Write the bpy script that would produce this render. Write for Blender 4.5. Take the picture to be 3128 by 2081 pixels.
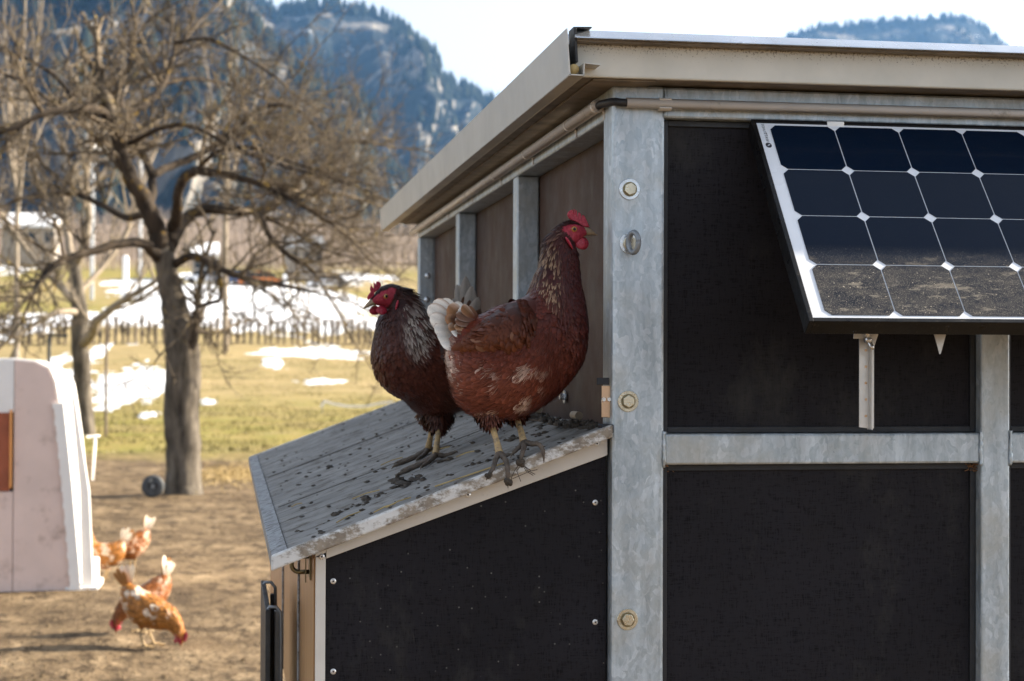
import bpy, bmesh, math, random
import numpy as np
from mathutils import Vector, Matrix
R = math.radians
rnd = random.Random(7)
sc = bpy.context.scene
for o in list(bpy.data.objects):
    bpy.data.objects.remove(o)
col = sc.collection

# ---------------------------------------------------------------- camera
HAZE = .00008
CAM_H = 1.55
PITCH, ROLL, YAW = R(.6616), R(.2238), R(9.418)
LENS = 60.59
_f = np.array([math.sin(YAW), math.cos(YAW), 0.]); _r = np.array([math.cos(YAW), -math.sin(YAW), 0.]); _u = np.array([0, 0, 1.])
_f, _u = _f * math.cos(PITCH) + _u * math.sin(PITCH), _u * math.cos(PITCH) - _f * math.sin(PITCH)
_r, _u = _r * math.cos(ROLL) + _u * math.sin(ROLL), _u * math.cos(ROLL) - _r * math.sin(ROLL)
CAM = np.array([0, 0, CAM_H])
cam = bpy.data.cameras.new('camera'); camo = bpy.data.objects.new('camera', cam); col.objects.link(camo)
M = Matrix(((_r[0], _u[0], -_f[0], CAM[0]), (_r[1], _u[1], -_f[1], CAM[1]), (_r[2], _u[2], -_f[2], CAM[2]), (0, 0, 0, 1)))
camo.matrix_world = M
cam.sensor_width = 36; cam.lens = LENS; cam.clip_start = .05; cam.clip_end = 20000
cam.dof.use_dof = True; cam.dof.focus_distance = 2.86; cam.dof.aperture_fstop = 7.5
sc.camera = camo

# ---------------------------------------------------------------- world, sun, exposure
SUN_EL = R(24); SUN_AZ = R(8.4)           # azimuth measured from +X towards +Y
sdir = Vector((math.cos(SUN_AZ) * math.cos(SUN_EL), math.sin(SUN_AZ) * math.cos(SUN_EL), math.sin(SUN_EL)))
w = bpy.data.worlds.new('World'); sc.world = w; w.use_nodes = True
wn = w.node_tree; bg = wn.nodes['Background']
sky = wn.nodes.new('ShaderNodeTexSky'); sky.sky_type = 'NISHITA'; sky.sun_disc = False
sky.sun_elevation = SUN_EL; sky.sun_rotation = math.pi / 2 - SUN_AZ
sky.air_density = 1.0; sky.dust_density = 3.0; sky.ozone_density = 1.0; sky.altitude = 500
hs = wn.nodes.new('ShaderNodeHueSaturation'); hs.inputs['Saturation'].default_value = .34
wn.links.new(sky.outputs[0], hs.inputs['Color']); wn.links.new(hs.outputs[0], bg.inputs[0]); bg.inputs[1].default_value = .095
sl = bpy.data.lights.new('sun', 'SUN'); sl.energy = 5.0; sl.angle = R(.53); sl.color = (1, .88, .70)
so = bpy.data.objects.new('sun', sl); col.objects.link(so)
so.rotation_euler = sdir.to_track_quat('Z', 'Y').to_euler(); so.location = (30, 5, 20)
vs = sc.view_settings; vs.view_transform = 'Standard'; vs.look = 'None'; vs.exposure = 1.75; vs.gamma = 1; vs.use_curve_mapping = False
sc.cycles.use_denoising = True; sc.cycles.max_bounces = 6; sc.cycles.diffuse_bounces = 3; sc.cycles.glossy_bounces = 3
sc.cycles.volume_bounces = 0; sc.cycles.transparent_max_bounces = 6; sc.cycles.caustics_reflective = False; sc.cycles.caustics_refractive = False

# ---------------------------------------------------------------- helpers
SP = 3128 / 2357.0; FPX = LENS / 36 * 3128
def ray(px, py):            # pixel of the 2357-wide view of the photograph -> direction
    return _r * (px * SP - 1564) / FPX + _u * (1040.5 - py * SP) / FPX + _f
def at(px, py, X=None, Y=None, Z=None):
    d = ray(px, py)
    k, v = (0, X) if X is not None else (1, Y) if Y is not None else (2, Z)
    return CAM + d * (v - CAM[k]) / d[k]

def hsh(ix, iy, s):
    h = (ix.astype(np.int64) * 374761393 + iy.astype(np.int64) * 668265263 + s * 974634777) & 0x7fffffff
    h = ((h ^ (h >> 13)) * 1274126177) & 0x7fffffff
    return ((h ^ (h >> 16)) & 0xffff) / 65535.0
def vnoise(x, y, s=0):
    x = np.asarray(x, float); y = np.asarray(y, float)
    ix = np.floor(x); iy = np.floor(y); fx = x - ix; fy = y - iy
    fx = fx * fx * (3 - 2 * fx); fy = fy * fy * (3 - 2 * fy)
    a = hsh(ix, iy, s); b = hsh(ix + 1, iy, s); c = hsh(ix, iy + 1, s); d = hsh(ix + 1, iy + 1, s)
    return (a * (1 - fx) + b * fx) * (1 - fy) + (c * (1 - fx) + d * fx) * fy
def fbm(x, y, o=4, s=0):
    t = 0; a = .5; n = 0
    for i in range(o):
        t = t + a * vnoise(np.asarray(x) * 2 ** i + 17.3 * i, np.asarray(y) * 2 ** i - 9.1 * i, s + i); n += a; a *= .5
    return t / n

def tag(o, label=None, cat=None, group=None, kind=None):
    if label: o['label'] = label
    if cat: o['category'] = cat
    if group: o['group'] = group
    if kind: o['kind'] = kind
    return o
def empty(name, loc, label=None, cat=None, group=None):
    o = bpy.data.objects.new(name, None); col.objects.link(o); o.location = loc; o.empty_display_size = .1
    return tag(o, label, cat, group)
def attach(o, parent):
    o.parent = parent
    if parent is not None:
        m = Matrix.Identity(4); p = parent; chain = []
        while p is not None:
            chain.append(p); p = p.parent
        mw = Matrix.Identity(4)
        for q in reversed(chain):
            mw = mw @ q.matrix_parent_inverse @ Matrix.LocRotScale(q.location, q.rotation_euler, q.scale)
        o.matrix_parent_inverse = mw.inverted()
    return o
class MB:
    def __init__(s): s.v = []; s.f = []; s.c = None
    def add(s, vs_, fs):
        n = len(s.v); s.v.extend([tuple(map(float, q)) for q in vs_]); s.f.extend([tuple(i + n for i in q) for q in fs]); return s
    def box(s, x0, x1, y0, y1, z0, z1):
        return s.add([(x0, y0, z0), (x1, y0, z0), (x1, y1, z0), (x0, y1, z0), (x0, y0, z1), (x1, y0, z1), (x1, y1, z1), (x0, y1, z1)],
                     [(0, 3, 2, 1), (4, 5, 6, 7), (0, 1, 5, 4), (1, 2, 6, 5), (2, 3, 7, 6), (3, 0, 4, 7)])
    def prism(s, poly, vec):            # poly: list of 3d points (planar), extruded by vec
        n = len(poly); vec = np.array(vec)
        a = [np.array(p) for p in poly]; b = [p + vec for p in a]
        fs = [tuple(range(n)), tuple(range(2 * n - 1, n - 1, -1))] + [(i, i + n, (i + 1) % n + n, (i + 1) % n) for i in range(n)]
        return s.add(a + b, fs)
    def tube(s, pts, rad, n=8, cap=True, sq=(1, 1)):
        pts = [np.array(p, float) for p in pts]; m = len(pts)
        if not hasattr(rad, '__len__'): rad = [rad] * m
        vs_ = []; prev = None
        for i in range(m):
            t = pts[min(i + 1, m - 1)] - pts[max(i - 1, 0)]; t = t / (np.linalg.norm(t) + 1e-9)
            if prev is None:
                a = np.array([0, 0, 1.]) if abs(t[2]) < .9 else np.array([1., 0, 0])
            else: a = prev
            x = a - t * (a @ t); x /= np.linalg.norm(x) + 1e-9; y = np.cross(t, x); prev = x
            for k in range(n):
                th = 2 * math.pi * k / n
                vs_.append(pts[i] + rad[i] * (x * math.cos(th) * sq[0] + y * math.sin(th) * sq[1]))
        fs = [(i * n + k, i * n + (k + 1) % n, (i + 1) * n + (k + 1) % n, (i + 1) * n + k) for i in range(m - 1) for k in range(n)]
        if cap: fs += [tuple(range(n - 1, -1, -1)), tuple((m - 1) * n + k for k in range(n))]
        return s.add(vs_, fs)
    def cyl(s, a, b, r, n=16): return s.tube([a, b], r, n)
    def ball(s, c, r, n=10, m=6):
        c = np.array(c, float); r = np.array(r) if hasattr(r, '__len__') else np.array([r, r, r])
        vs_ = [c + r * np.array([0, 0, 1.])]
        for i in range(1, m):
            p = math.pi * i / m
            for k in range(n):
                t = 2 * math.pi * k / n
                vs_.append(c + r * np.array([math.sin(p) * math.cos(t), math.sin(p) * math.sin(t), math.cos(p)]))
        vs_.append(c - r * np.array([0, 0, 1.]))
        fs = [(0, 1 + k, 1 + (k + 1) % n) for k in range(n)]
        for i in range(m - 2):
            for k in range(n):
                a = 1 + i * n + k; b = 1 + i * n + (k + 1) % n; fs.append((a, a + n, b + n, b))
        l = len(vs_) - 1
        fs += [(l, l - n + (k + 1) % n, l - n + k) for k in range(n)]
        return s.add(vs_, fs)
    def build(s, name, mt, parent=None, bevel=0, smooth=False, colors=None, seg=2):
        me = bpy.data.meshes.new(name); me.from_pydata(s.v, [], s.f); me.update()
        me.materials.append(mt)
        if colors is not None:
            at_ = me.color_attributes.new('Col', 'FLOAT_COLOR', 'POINT')
            c = np.ones((len(s.v), 4), np.float32); c[:, :3] = colors; at_.data.foreach_set('color', c.ravel())
        if smooth: me.polygons.foreach_set('use_smooth', [True] * len(me.polygons))
        o = bpy.data.objects.new(name, me); col.objects.link(o)
        if bevel:
            b = o.modifiers.new('bevel', 'BEVEL'); b.width = bevel; b.segments = seg; b.limit_method = 'ANGLE'; b.angle_limit = R(35)
        if parent is not None: attach(o, parent)
        return o
def npmesh(name, v, f, mt, colors=None, smooth=False, parent=None, normals=None):
    """v (n,3) f (m,k) arrays -> object"""
    me = bpy.data.meshes.new(name); v = np.asarray(v, np.float32); f = np.asarray(f, np.int32); m, k = f.shape
    me.vertices.add(len(v)); me.vertices.foreach_set('co', v.ravel())
    me.loops.add(m * k); me.loops.foreach_set('vertex_index', f.ravel())
    me.polygons.add(m); me.polygons.foreach_set('loop_start', np.arange(0, m * k, k, dtype=np.int32))
    try: me.polygons.foreach_set('loop_total', np.full(m, k, np.int32))
    except Exception: pass
    me.update(calc_edges=True); me.validate()
    if smooth: me.polygons.foreach_set('use_smooth', [True] * len(me.polygons))
    if colors is not None:
        a = me.color_attributes.new('Col', 'FLOAT_COLOR', 'POINT')
        c = np.ones((len(v), 4), np.float32); c[:, :3] = colors; a.data.foreach_set('color', c.ravel())
    if normals is not None: me.normals_split_custom_set_from_vertices([tuple(x) for x in normals])
    me.materials.append(mt); o = bpy.data.objects.new(name, me); col.objects.link(o)
    if parent is not None: attach(o, parent)
    return o

# ---------------------------------------------------------------- materials
class G:
    def __init__(s, name):
        s.m = bpy.data.materials.new(name); s.m.use_nodes = True; s.t = s.m.node_tree; s.b = s.t.nodes['Principled BSDF']; s.out = s.t.nodes['Material Output']
        s._tc = None
    def n(s, typ, ins=None, **props):
        nd = s.t.nodes.new(typ)
        for k, v in props.items(): setattr(nd, k, v)
        for k, v in (ins or {}).items(): s.set(nd.inputs[k], v)
        return nd
    def set(s, sock, v):
        if isinstance(v, bpy.types.NodeSocket): s.t.links.new(v, sock)
        else: sock.default_value = v if not (isinstance(v, tuple) and len(v) == 3 and sock.type == 'RGBA') else (*v, 1)
    def co(s, scale=(1, 1, 1), kind='Object', rot=(0, 0, 0)):
        if s._tc is None: s._tc = s.n('ShaderNodeTexCoord')
        mp = s.n('ShaderNodeMapping', {'Vector': s._tc.outputs[kind], 'Scale': scale, 'Rotation': rot}); return mp.outputs[0]
    def noise(s, sc_, detail=4, co=None, rough=.55, dist=0, out=0):
        return s.n('ShaderNodeTexNoise', {'Vector': co or s.co(), 'Scale': sc_, 'Detail': detail, 'Roughness': rough, 'Distortion': dist}).outputs[out]
    def voro(s, sc_, co=None, feat='F1', out=0, rand=1):
        return s.n('ShaderNodeTexVoronoi', {'Vector': co or s.co(), 'Scale': sc_, 'Randomness': rand}, feature=feat).outputs[out]
    def ramp(s, fac, *st):
        r = s.n('ShaderNodeValToRGB', {'Fac': fac}); e = r.color_ramp.elements
        while len(e) < len(st): e.new(.5)
        for q, (p, c) in zip(e, st):
            q.position = p; q.color = (c, c, c, 1) if not hasattr(c, '__len__') else (*c, 1)
        return r.outputs[0]
    def mix(s, fac, a, b, mode='MIX'):
        nd = s.n('ShaderNodeMix', data_type='RGBA', blend_type=mode)
        s.set(nd.inputs[0], fac); s.set(nd.inputs[6], a); s.set(nd.inputs[7], b); return nd.outputs[2]
    def math(s, op, a, b=0, clamp=False):
        nd = s.n('ShaderNodeMath', operation=op, use_clamp=clamp); s.set(nd.inputs[0], a); s.set(nd.inputs[1], b); return nd.outputs[0]
    def xyz(s, kind='Object'):
        if s._tc is None: s._tc = s.n('ShaderNodeTexCoord')
        return s.n('ShaderNodeSeparateXYZ', {0: s._tc.outputs[kind]}).outputs
    def bump(s, h, strength=.3, dist=.01):
        nd = s.n('ShaderNodeBump', {'Height': h, 'Strength': strength, 'Distance': dist}); s.t.links.new(nd.outputs[0], s.b.inputs['Normal']); return s
    def P(s, color=None, rough=None, metal=None, spec=None, **kw):
        for k, v in (('Base Color', color), ('Roughness', rough), ('Metallic', metal), ('Specular IOR Level', spec)):
            if v is not None: s.set(s.b.inputs[k], v)
        for k, v in kw.items(): s.set(s.b.inputs[k.replace('_', ' ')], v)
        return s
MT = {}
def simple(name, colr, rough=.5, metal=0, var=.15, scale=12, bump=.15, spec=.5, dirt=None, dirtamt=.5):
    g = G(name); n = g.noise(scale, 5)
    lo = tuple(c * (1 - var) for c in colr); hi = tuple(min(1, c * (1 + var)) for c in colr)
    c = g.ramp(n, (.3, lo), (.7, hi))
    if dirt:
        d = g.ramp(g.noise(scale * 2.3, 8, rough=.7), (1 - dirtamt - .06, 0), (1 - dirtamt + .12, 1)); c = g.mix(d, c, dirt)
    g.P(c, g.ramp(g.noise(scale * 1.7, 3), (.3, max(0, rough - .1)), (.7, min(1, rough + .1))), metal, spec)
    if bump: g.bump(g.noise(scale * 6, 4), bump, .004)
    MT[name] = g.m; return g

def m_galv():
    g = G('galvanized_steel'); c0 = g.co((1, 1, .55)); ds = g.n('ShaderNodeVectorMath', {0: c0}, operation='ADD')
    nz = g.noise(26, 3, c0, out=1); sc_ = g.n('ShaderNodeVectorMath', {0: nz, 1: (.045, .045, .045)}, operation='MULTIPLY'); g.t.links.new(sc_.outputs[0], ds.inputs[1])
    v = g.voro(120, ds.outputs[0], out=1); v2 = g.voro(260, ds.outputs[0], out=1)
    a = g.ramp(v, (.1, (.36, .43, .48)), (.62, (.52, .59, .64)), (.95, (.70, .76, .81))); b = g.ramp(v2, (.1, (.40, .46, .51)), (.9, (.64, .69, .74)))
    c = g.mix(.32, a, b)
    st = g.ramp(g.noise(40, 5, g.co((1, 1, .12))), (.35, .70), (.65, 1.05)); c = g.mix(.8, c, st, 'MULTIPLY')
    pits = g.ramp(g.noise(120, 4, rough=.7), (.66, 0), (.72, 1)); c = g.mix(g.math('MULTIPLY', pits, .6), c, (.13, .16, .19))
    stn = g.ramp(g.noise(7, 6, rough=.65), (.48, 0), (.72, .6)); c = g.mix(stn, c, (.42, .40, .34))
    g.P(c, g.ramp(v, (0, .38), (1, .6)), .6, .5); g.bump(g.noise(150, 4), .12, .002); MT['galv'] = g.m
m_galv()
def m_black(name, base, hi, fibre):
    g = G(name); f1 = g.noise(520, 2, g.co((1, 1, .12))); f2 = g.noise(520, 2, g.co((.12, 1, 1)))
    wv = g.math('ADD', f1, f2); c = g.ramp(wv, (.7, base), (1.25 / 1.3, hi))
    bl = g.ramp(g.noise(3.5, 5, rough=.6), (.35, .75), (.7, 1.25)); c = g.mix(1, c, bl, 'MULTIPLY')
    sp = g.ramp(g.voro(62), (.05, 1), (.11, 0)); rr = g.ramp(g.voro(62, out=1), (.66, 0), (.9, .55)); c = g.mix(g.math('MULTIPLY', sp, rr), c, fibre)
    sm = g.ramp(g.noise(5, 7, g.co((1, 1, .5)), rough=.75), (.55, 0), (.72, .5)); c = g.mix(sm, c, tuple(q * .22 for q in fibre)); sc2 = g.ramp(g.noise(9, 4, g.co((1, 1, .16), rot=(0, .35, 0)), rough=.6, dist=1.5), (.655, 0), (.68, .5)); c = g.mix(sc2, c, tuple(q * .30 for q in fibre))
    g.P(c, g.ramp(g.noise(14, 5), (.3, .5), (.7, .7)), 0, .13); g.bump(wv, .12, .001); MT[name] = g.m
m_black('black_film_plywood', (.0030, .0029, .0038), (.0160, .0148, .0180), (.25, .24, .21))
m_black('brown_film_plywood', (.034, .018, .012), (.072, .041, .029), (.3, .25, .2))
simple('fascia_paint', (.60, .575, .50), .42, .0, .06, 9, .05)
def m_fascia():
    g = G('fascia_dirty'); z = g.xyz()[2]
    n = g.noise(260, 4, rough=.7); big = g.noise(14, 5)
    edge = g.n('ShaderNodeMapRange', {'Value': z, 'From Min': 2.035, 'From Max': 2.066, 'To Min': .72, 'To Max': .52}).outputs[0]
    d = g.math('GREATER_THAN', n, edge); c = g.ramp(big, (.3, (.56, .54, .47)), (.7, (.66, .63, .55)))
    c = g.mix(g.math('MULTIPLY', d, .75), c, (.16, .13, .09)); g.P(c, .45, 0, .4); MT['fascia'] = g.m
m_fascia()
simple('gutter_sheet', (.52, .50, .455), .4, .15, .08, 6, .04)
simple('grime_sheet', (.20, .165, .125), .65, 0, .3, 20, .1)
simple('roof_sheet', (.62, .66, .72), .25, .9, .12, 10, .03)
simple('rubber_black', (.014, .015, .018), .55, 0, .3, 30, .2)
simple('pvc_conduit', (.60, .555, .51), .4, 0, .06, 14, .03, dirt=(.22, .19, .15), dirtamt=.34)
simple('zinc_bolt', (.60, .55, .43), .3, .85, .15, 60, .1)
simple('zinc_washer', (.66, .70, .74), .3, .8, .12, 50, .08)
simple('bright_screw', (.7, .7, .7), .3, .8, .1, 60, .05)
simple('white_trim', (.66, .62, .56), .45, 0, .08, 10, .05, dirt=(.2, .16, .11), dirtamt=.30)
def m_trim():
    g = G('dirty_white_trim'); big = g.noise(7, 4); fine = g.noise(46, 7, g.co((1, 1, 1.6)), rough=.72)
    d = g.math('ADD', fine, g.math('MULTIPLY', g.math('SUBTRACT', big, .5), .9)); k = g.ramp(d, (.46, 0), (.60, .9))
    c = g.mix(k, g.ramp(g.noise(20, 4), (.3, (.60, .59, .57)), (.7, (.72, .71, .68))), g.ramp(g.noise(60, 4), (.3, (.14, .105, .07)), (.7, (.30, .24, .17))))
    g.P(c, .6, 0, .35); g.bump(fine, .3, .003); MT['dirty_white_trim'] = g.m
m_trim()
simple('nest_slat', (.25, .24, .225), .75, 0, .25, 9, .15, spec=.25, dirt=(.085, .068, .05), dirtamt=.44)
simple('edge_strip', (.30, .31, .32), .6, .1, .2, 26, .15, dirt=(.07, .06, .05), dirtamt=.48)
def m_door():
    g = G('bronze_door'); n = g.noise(30, 4, g.co((1, 1, .03))); c = g.ramp(n, (.25, (.27, .14, .06)), (.75, (.48, .28, .13)))
    sp = g.ramp(g.noise(45, 3, rough=.7), (.68, 0), (.74, .8)); c = g.mix(sp, c, (.06, .045, .03))
    g.P(c, .34, .25, .5); MT['door'] = g.m
m_door()
simple('dark_steel', (.045, .05, .055), .5, .4, .25, 30, .15)
simple('grey_plate', (.25, .27, .29), .45, .4, .15, 20, .1)
simple('brass_steel', (.20, .17, .10), .35, .8, .2, 60, .1)
simple('mud', (.055, .042, .030), .85, 0, .5, 60, .8)
simple('straw', (.42, .30, .12), .7, 0, .3, 40, .1)
simple('aluminium', (.62, .6, .57), .38, .7, .1, 30, .08)
simple('copper_plate', (.62, .42, .27), .35, .7, .12, 30, .05)
simple('solar_frame', (.012, .012, .013), .35, .5, .3, 30, .08, dirt=(.09, .075, .06), dirtamt=.36)
def m_cell():
    g = G('solar_cell'); z = g.xyz()[2]
    dn = g.n('ShaderNodeMapRange', {'Value': z, 'From Min': 1.685, 'From Max': 1.735, 'To Min': 1, 'To Max': .03}).outputs[0]  # dust thickens at the bottom row, painting in its sunlit edge too
    sp = g.ramp(g.noise(700, 3, rough=.7), (.53, 0), (.68, 1)); fl = g.ramp(g.voro(150), (.08, 1), (.16, 0)); fr = g.ramp(g.voro(150, out=1), (.6, 0), (.64, 1))
    fl = g.math('MULTIPLY', fl, fr)
    film = g.ramp(g.noise(30, 5, g.co((1, 3, 1))), (.3, .02), (.8, .16))
    d = g.math('ADD', g.math('MULTIPLY', sp, .45), g.math('ADD', fl, film), True); d = g.math('MULTIPLY', d, dn)
    line = g.ramp(g.noise(16, 6, g.co((1, 1, 5)), rough=.7), (.58, 0), (.64, .3)); d = g.math('ADD', d, g.math('MULTIPLY', line, g.math('SUBTRACT', dn, .12, True)), True)
    c = g.mix(d, (.0025, .0085, .022), (.46, .40, .31))
    rg = g.math('ADD', .06, g.math('MULTIPLY', d, .6)); g.P(c, rg, 0, .10); MT['cell'] = g.m
m_cell()
simple('backsheet', (.72, .74, .78), .3, 0, .04, 10, 0)
simple('cell_print', (.03, .03, .04), .4, 0, .1, 10, 0)
def m_feather(name, rough=.55, sheen=.25):
    g = G(name); a = g.n('ShaderNodeAttribute', attribute_name='Col').outputs[0]
    n = g.ramp(g.noise(500, 3, g.co((1, 1, 1))), (.3, .9), (.7, 1.08)); c = g.mix(1, a, n, 'MULTIPLY')
    g.P(c, .38, 0, .17); MT[name] = g.m
m_feather('plumage')
def m_skin():
    g = G('comb_skin'); n = g.noise(330, 4); c = g.ramp(n, (.3, (.25, .008, .022)), (.55, (.38, .02, .045)), (.82, (.50, .12, .14)))
    g.P(c, .45, 0, .45, Subsurface_Weight=.12); g.b.inputs['Subsurface Radius'].default_value = (.006, .002, .002); g.bump(g.noise(500, 3), .35, .0015); MT['comb'] = g.m
    g = G('scaly_leg'); v = g.voro(260); z = g.xyz()[2]
    c = g.ramp(g.noise(90, 5, rough=.7), (.40, (.50, .34, .15)), (.56, (.34, .245, .14)), (.70, (.10, .078, .058)))
    g.P(c, .6, 0, .4); g.bump(v, .5, .002); MT['leg'] = g.m
m_skin()
simple('muddy_toe', (.105, .08, .06), .7, 0, .4, 90, .6)
simple('beak_horn', (.27, .19, .11), .4, 0, .3, 160, .1)
simple('iris', (.36, .17, .05), .2, 0, .15, 300, 0)
simple('pupil', (.004, .004, .004), .08, 0, .1, 10, 0)
simple('claw', (.10, .075, .05), .5, 0, .3, 120, .2)
def m_bark(name, lo, hi, lich, amt):
    g = G(name); n = g.noise(9, 6, g.co((1, 1, .25)), rough=.65); c = g.ramp(n, (.3, lo), (.7, hi))
    l = g.ramp(g.noise(5, 6, rough=.7), (1 - amt - .05, 0), (1 - amt + .06, 1)); c = g.mix(l, c, lich)
    g.P(c, .9, 0, .2); g.bump(n, .7, .03); MT[name] = g.m
m_bark('apple_bark', (.020, .015, .011), (.085, .064, .046), (.36, .22, .03), .36)
m_bark('trunk_bark', (.020, .016, .012), (.20, .17, .135), (.18, .14, .07), .33)
m_bark('apple_twig', (.045, .035, .024), (.24, .19, .135), (.46, .33, .085), .36)  # lichen tone, brightened to gold to paint sun highlights on the twigs
m_bark('pale_twig', (.17, .138, .10), (.36, .30, .235), (.30, .24, .13), .35)
m_bark('wood_twig', (.11, .085, .065), (.22, .175, .135), (.2, .17, .12), .35)
simple('snow', (.86, .88, .92), .6, 0, .03, 2, .2)
simple('grass_blade', (.20, .165, .045), .7, 0, .45, .8, 0)
# ---------------------------------------------------------------- terrain
_PY = np.array([-500, 36, 60, 90, 130, 200, 300, 400, 500, 700, 1000, 1500.])
_PZ = np.array([0, 0, .45, 2.15, 4.6, 11.0, 20.5, 31, 39, 44, 44, 40.])
def terr(x, y):
    x = np.asarray(x, float); y = np.asarray(y, float)
    z = np.interp(y, _PY, _PZ)
    k = np.clip((y - 30) / 80, 0, 1); k2 = np.clip((y - 220) / 250, 0, 1)
    z = z + k * (fbm(x / 40, y / 40, 3, 5) - .5) * 1.3 + k2 * (fbm(x / 70, y / 70, 3, 9) - .5) * 9
    z = z + (fbm(x * 1.3, y * 1.3, 3, 2) - .5) * .07 + (fbm(x * .3, y * .3, 2, 3) - .5) * .06
    return z
def ground_at(px, py, dmax=900):          # walk a view ray down to the terrain
    d = ray(px, py); t = np.geomspace(3, dmax, 4000); P = CAM + d[None] * t[:, None]
    b = P[:, 2] < terr(P[:, 0], P[:, 1]); i = np.argmax(b) if b.any() else len(t) - 1
    return P[i]
g = G('pasture_ground'); X_, Y_, Z_ = g.xyz()
nb = g.noise(.22, 5); nm = g.noise(1.7, 6, rough=.65); nf = g.noise(9, 6, rough=.7); nff = g.noise(34, 4, rough=.7)
dirt = g.ramp(nm, (.30, (.085, .058, .034)), (.50, (.185, .130, .076)), (.72, (.31, .225, .135)))
dirt = g.mix(g.ramp(g.noise(5.5, 7, g.co((1, .55, 1)), rough=.72), (.41, .85), (.50, 0)), dirt, (.048, .032, .019)); dirt = g.mix(g.ramp(g.noise(4.2, 6, g.co((1, .6, 1)), rough=.7), (.54, 0), (.66, .6)), dirt, (.42, .31, .19)); dirt = g.mix(g.ramp(g.noise(.75, 5, rough=.6), (.36, .55), (.5, 0)), dirt, (.085, .056, .032)); dirt = g.mix(g.ramp(nff, (.58, 0), (.70, .5)), dirt, (.46, .35, .21))
gr = g.ramp(g.noise(.9, 6, rough=.7), (.36, (.31, .23, .085)), (.52, (.25, .215, .055)), (.70, (.155, .17, .034)))
tan = g.ramp(g.noise(.5, 6, rough=.65), (.3, (.26, .21, .09)), (.7, (.40, .30, .15)))
litter = g.ramp(g.noise(.12, 6, rough=.7), (.3, (.17, .13, .10)), (.7, (.29, .22, .165)))
yy = g.math('ADD', Y_, g.math('MULTIPLY', g.math('SUBTRACT', nb, .5), 16))
def band(a, b): return g.n('ShaderNodeMapRange', {'Value': yy, 'From Min': a, 'From Max': b}).outputs[0]
yd = g.math('ADD', yy, g.math('MULTIPLY', g.math('SUBTRACT', nm, .5), 14))
c = g.mix(g.n('ShaderNodeMapRange', {'Value': yd, 'From Min': 25, 'From Max': 33}).outputs[0], dirt, gr)
c = g.mix(band(40, 62), c, tan); c = g.mix(g.ramp(g.noise(.35, 5, rough=.7), (.5, 0), (.62, .7)), c, g.mix(g.n('ShaderNodeMapRange', {'Value': yd, 'From Min': 25, 'From Max': 33}).outputs[0], c, tan)); c = g.mix(g.math('MULTIPLY', band(105, 135), g.ramp(g.noise(.05, 3), (.4, 0), (.6, 1))), c, gr); c = g.mix(band(200, 260), c, litter)
g.P(c, .95, 0, .15); g.bump(g.math('ADD', nm, nf), .9, .06); MT['ground'] = g.m
az = np.concatenate([np.linspace(-24, 34, 330)[:-1], np.linspace(34, 336, 91)[:-1]]) * math.pi / 180
rr = np.concatenate([[.3], np.geomspace(1, 1500, 300)])
A, RR = np.meshgrid(az, rr); gx = RR * np.sin(A); gy = RR * np.cos(A); gz = terr(gx, gy)
na = len(az); nr = len(rr); I = np.arange(nr * na).reshape(nr, na); I2 = np.roll(I, -1, 1)
q = np.stack([I[:-1], I2[:-1], I2[1:], I[1:]], -1).reshape(-1, 4)
gv = np.stack([gx, gy, gz], -1).reshape(-1, 3); gv = np.vstack([gv, [[0, 0, 0]]])
go = npmesh('ground', gv, q[:, ::-1], MT['ground'], smooth=True); tag(go, 'muddy brown hen run rising to tan and green winter meadow', kind='structure')
ring0 = MB(); ring0.v = []; # small hole under the camera is closed by a disc
d0 = MB(); d0.add([(.32 * math.sin(a), .32 * math.cos(a), float(terr(.32 * math.sin(a), .32 * math.cos(a))) - .002) for a in np.linspace(0, 2 * math.pi, 17)[:-1]], [tuple(range(16))[::-1]])
o = d0.build('ground_patch', MT['ground']); attach(o, go)

# ---------------------------------------------------------------- snow lying on the meadow: one sheet with ragged edges
PATCH = [(60, 885, 150, 62), (290, 890, 100, 56), (228, 812, 22, 22), (560, 716, 420, 70), (720, 812, 150, 11), (628, 838, 30, 16), (742, 880, 55, 9),
         (480, 925, 22, 7), (340, 957, 26, 8), (120, 742, 130, 22), (300, 652, 70, 10), (60, 612, 52, 24), (455, 634, 60, 8), (780, 640, 120, 14), (15, 778, 60, 14)]
W_ = []
for cx, cy, rx, ry in PATCH:
    c0 = ground_at(cx, cy); a = ground_at(cx, cy + ry); b = ground_at(cx, cy - ry)
    W_.append(((a[0] + b[0]) / 2, (a[1] + b[1]) / 2, rx * SP / FPX * c0[1], max(.3, (b[1] - a[1]) / 2)))
sv = []; sf = []; off = 0
for (cx, cy, rx, ry) in W_:
    nx = int(min(160, max(24, rx * 2 / .10))); ny = int(min(160, max(24, ry * 2 / .16)))
    xs = np.linspace(cx - rx * 1.35, cx + rx * 1.35, nx); ys = np.linspace(cy - ry * 1.35, cy + ry * 1.35, ny)
    XX, YY = np.meshgrid(xs, ys)
    e = 1 - np.sqrt(((XX - cx) / rx) ** 2 + ((YY - cy) / ry) ** 2)
    e = e + (fbm((XX - cx) / rx * 3.1 + cx, (YY - cy) / ry * 3.1 + cy, 5, 31) - .5) * (1.5 if rx < 12 else .9)
    inn = e > 0
    ZZ = terr(XX, YY) - .03 + np.clip(e * .8, 0, 1) ** .5 * .10
    idx = np.arange(nx * ny).reshape(ny, nx); keep = inn[:-1, :-1] & inn[1:, :-1] & inn[:-1, 1:] & inn[1:, 1:]
    qq = np.stack([idx[:-1, :-1], idx[:-1, 1:], idx[1:, 1:], idx[1:, :-1]], -1)[keep]
    sv.append(np.stack([XX, YY, ZZ], -1).reshape(-1, 3)); sf.append(qq + off); off += nx * ny
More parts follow.
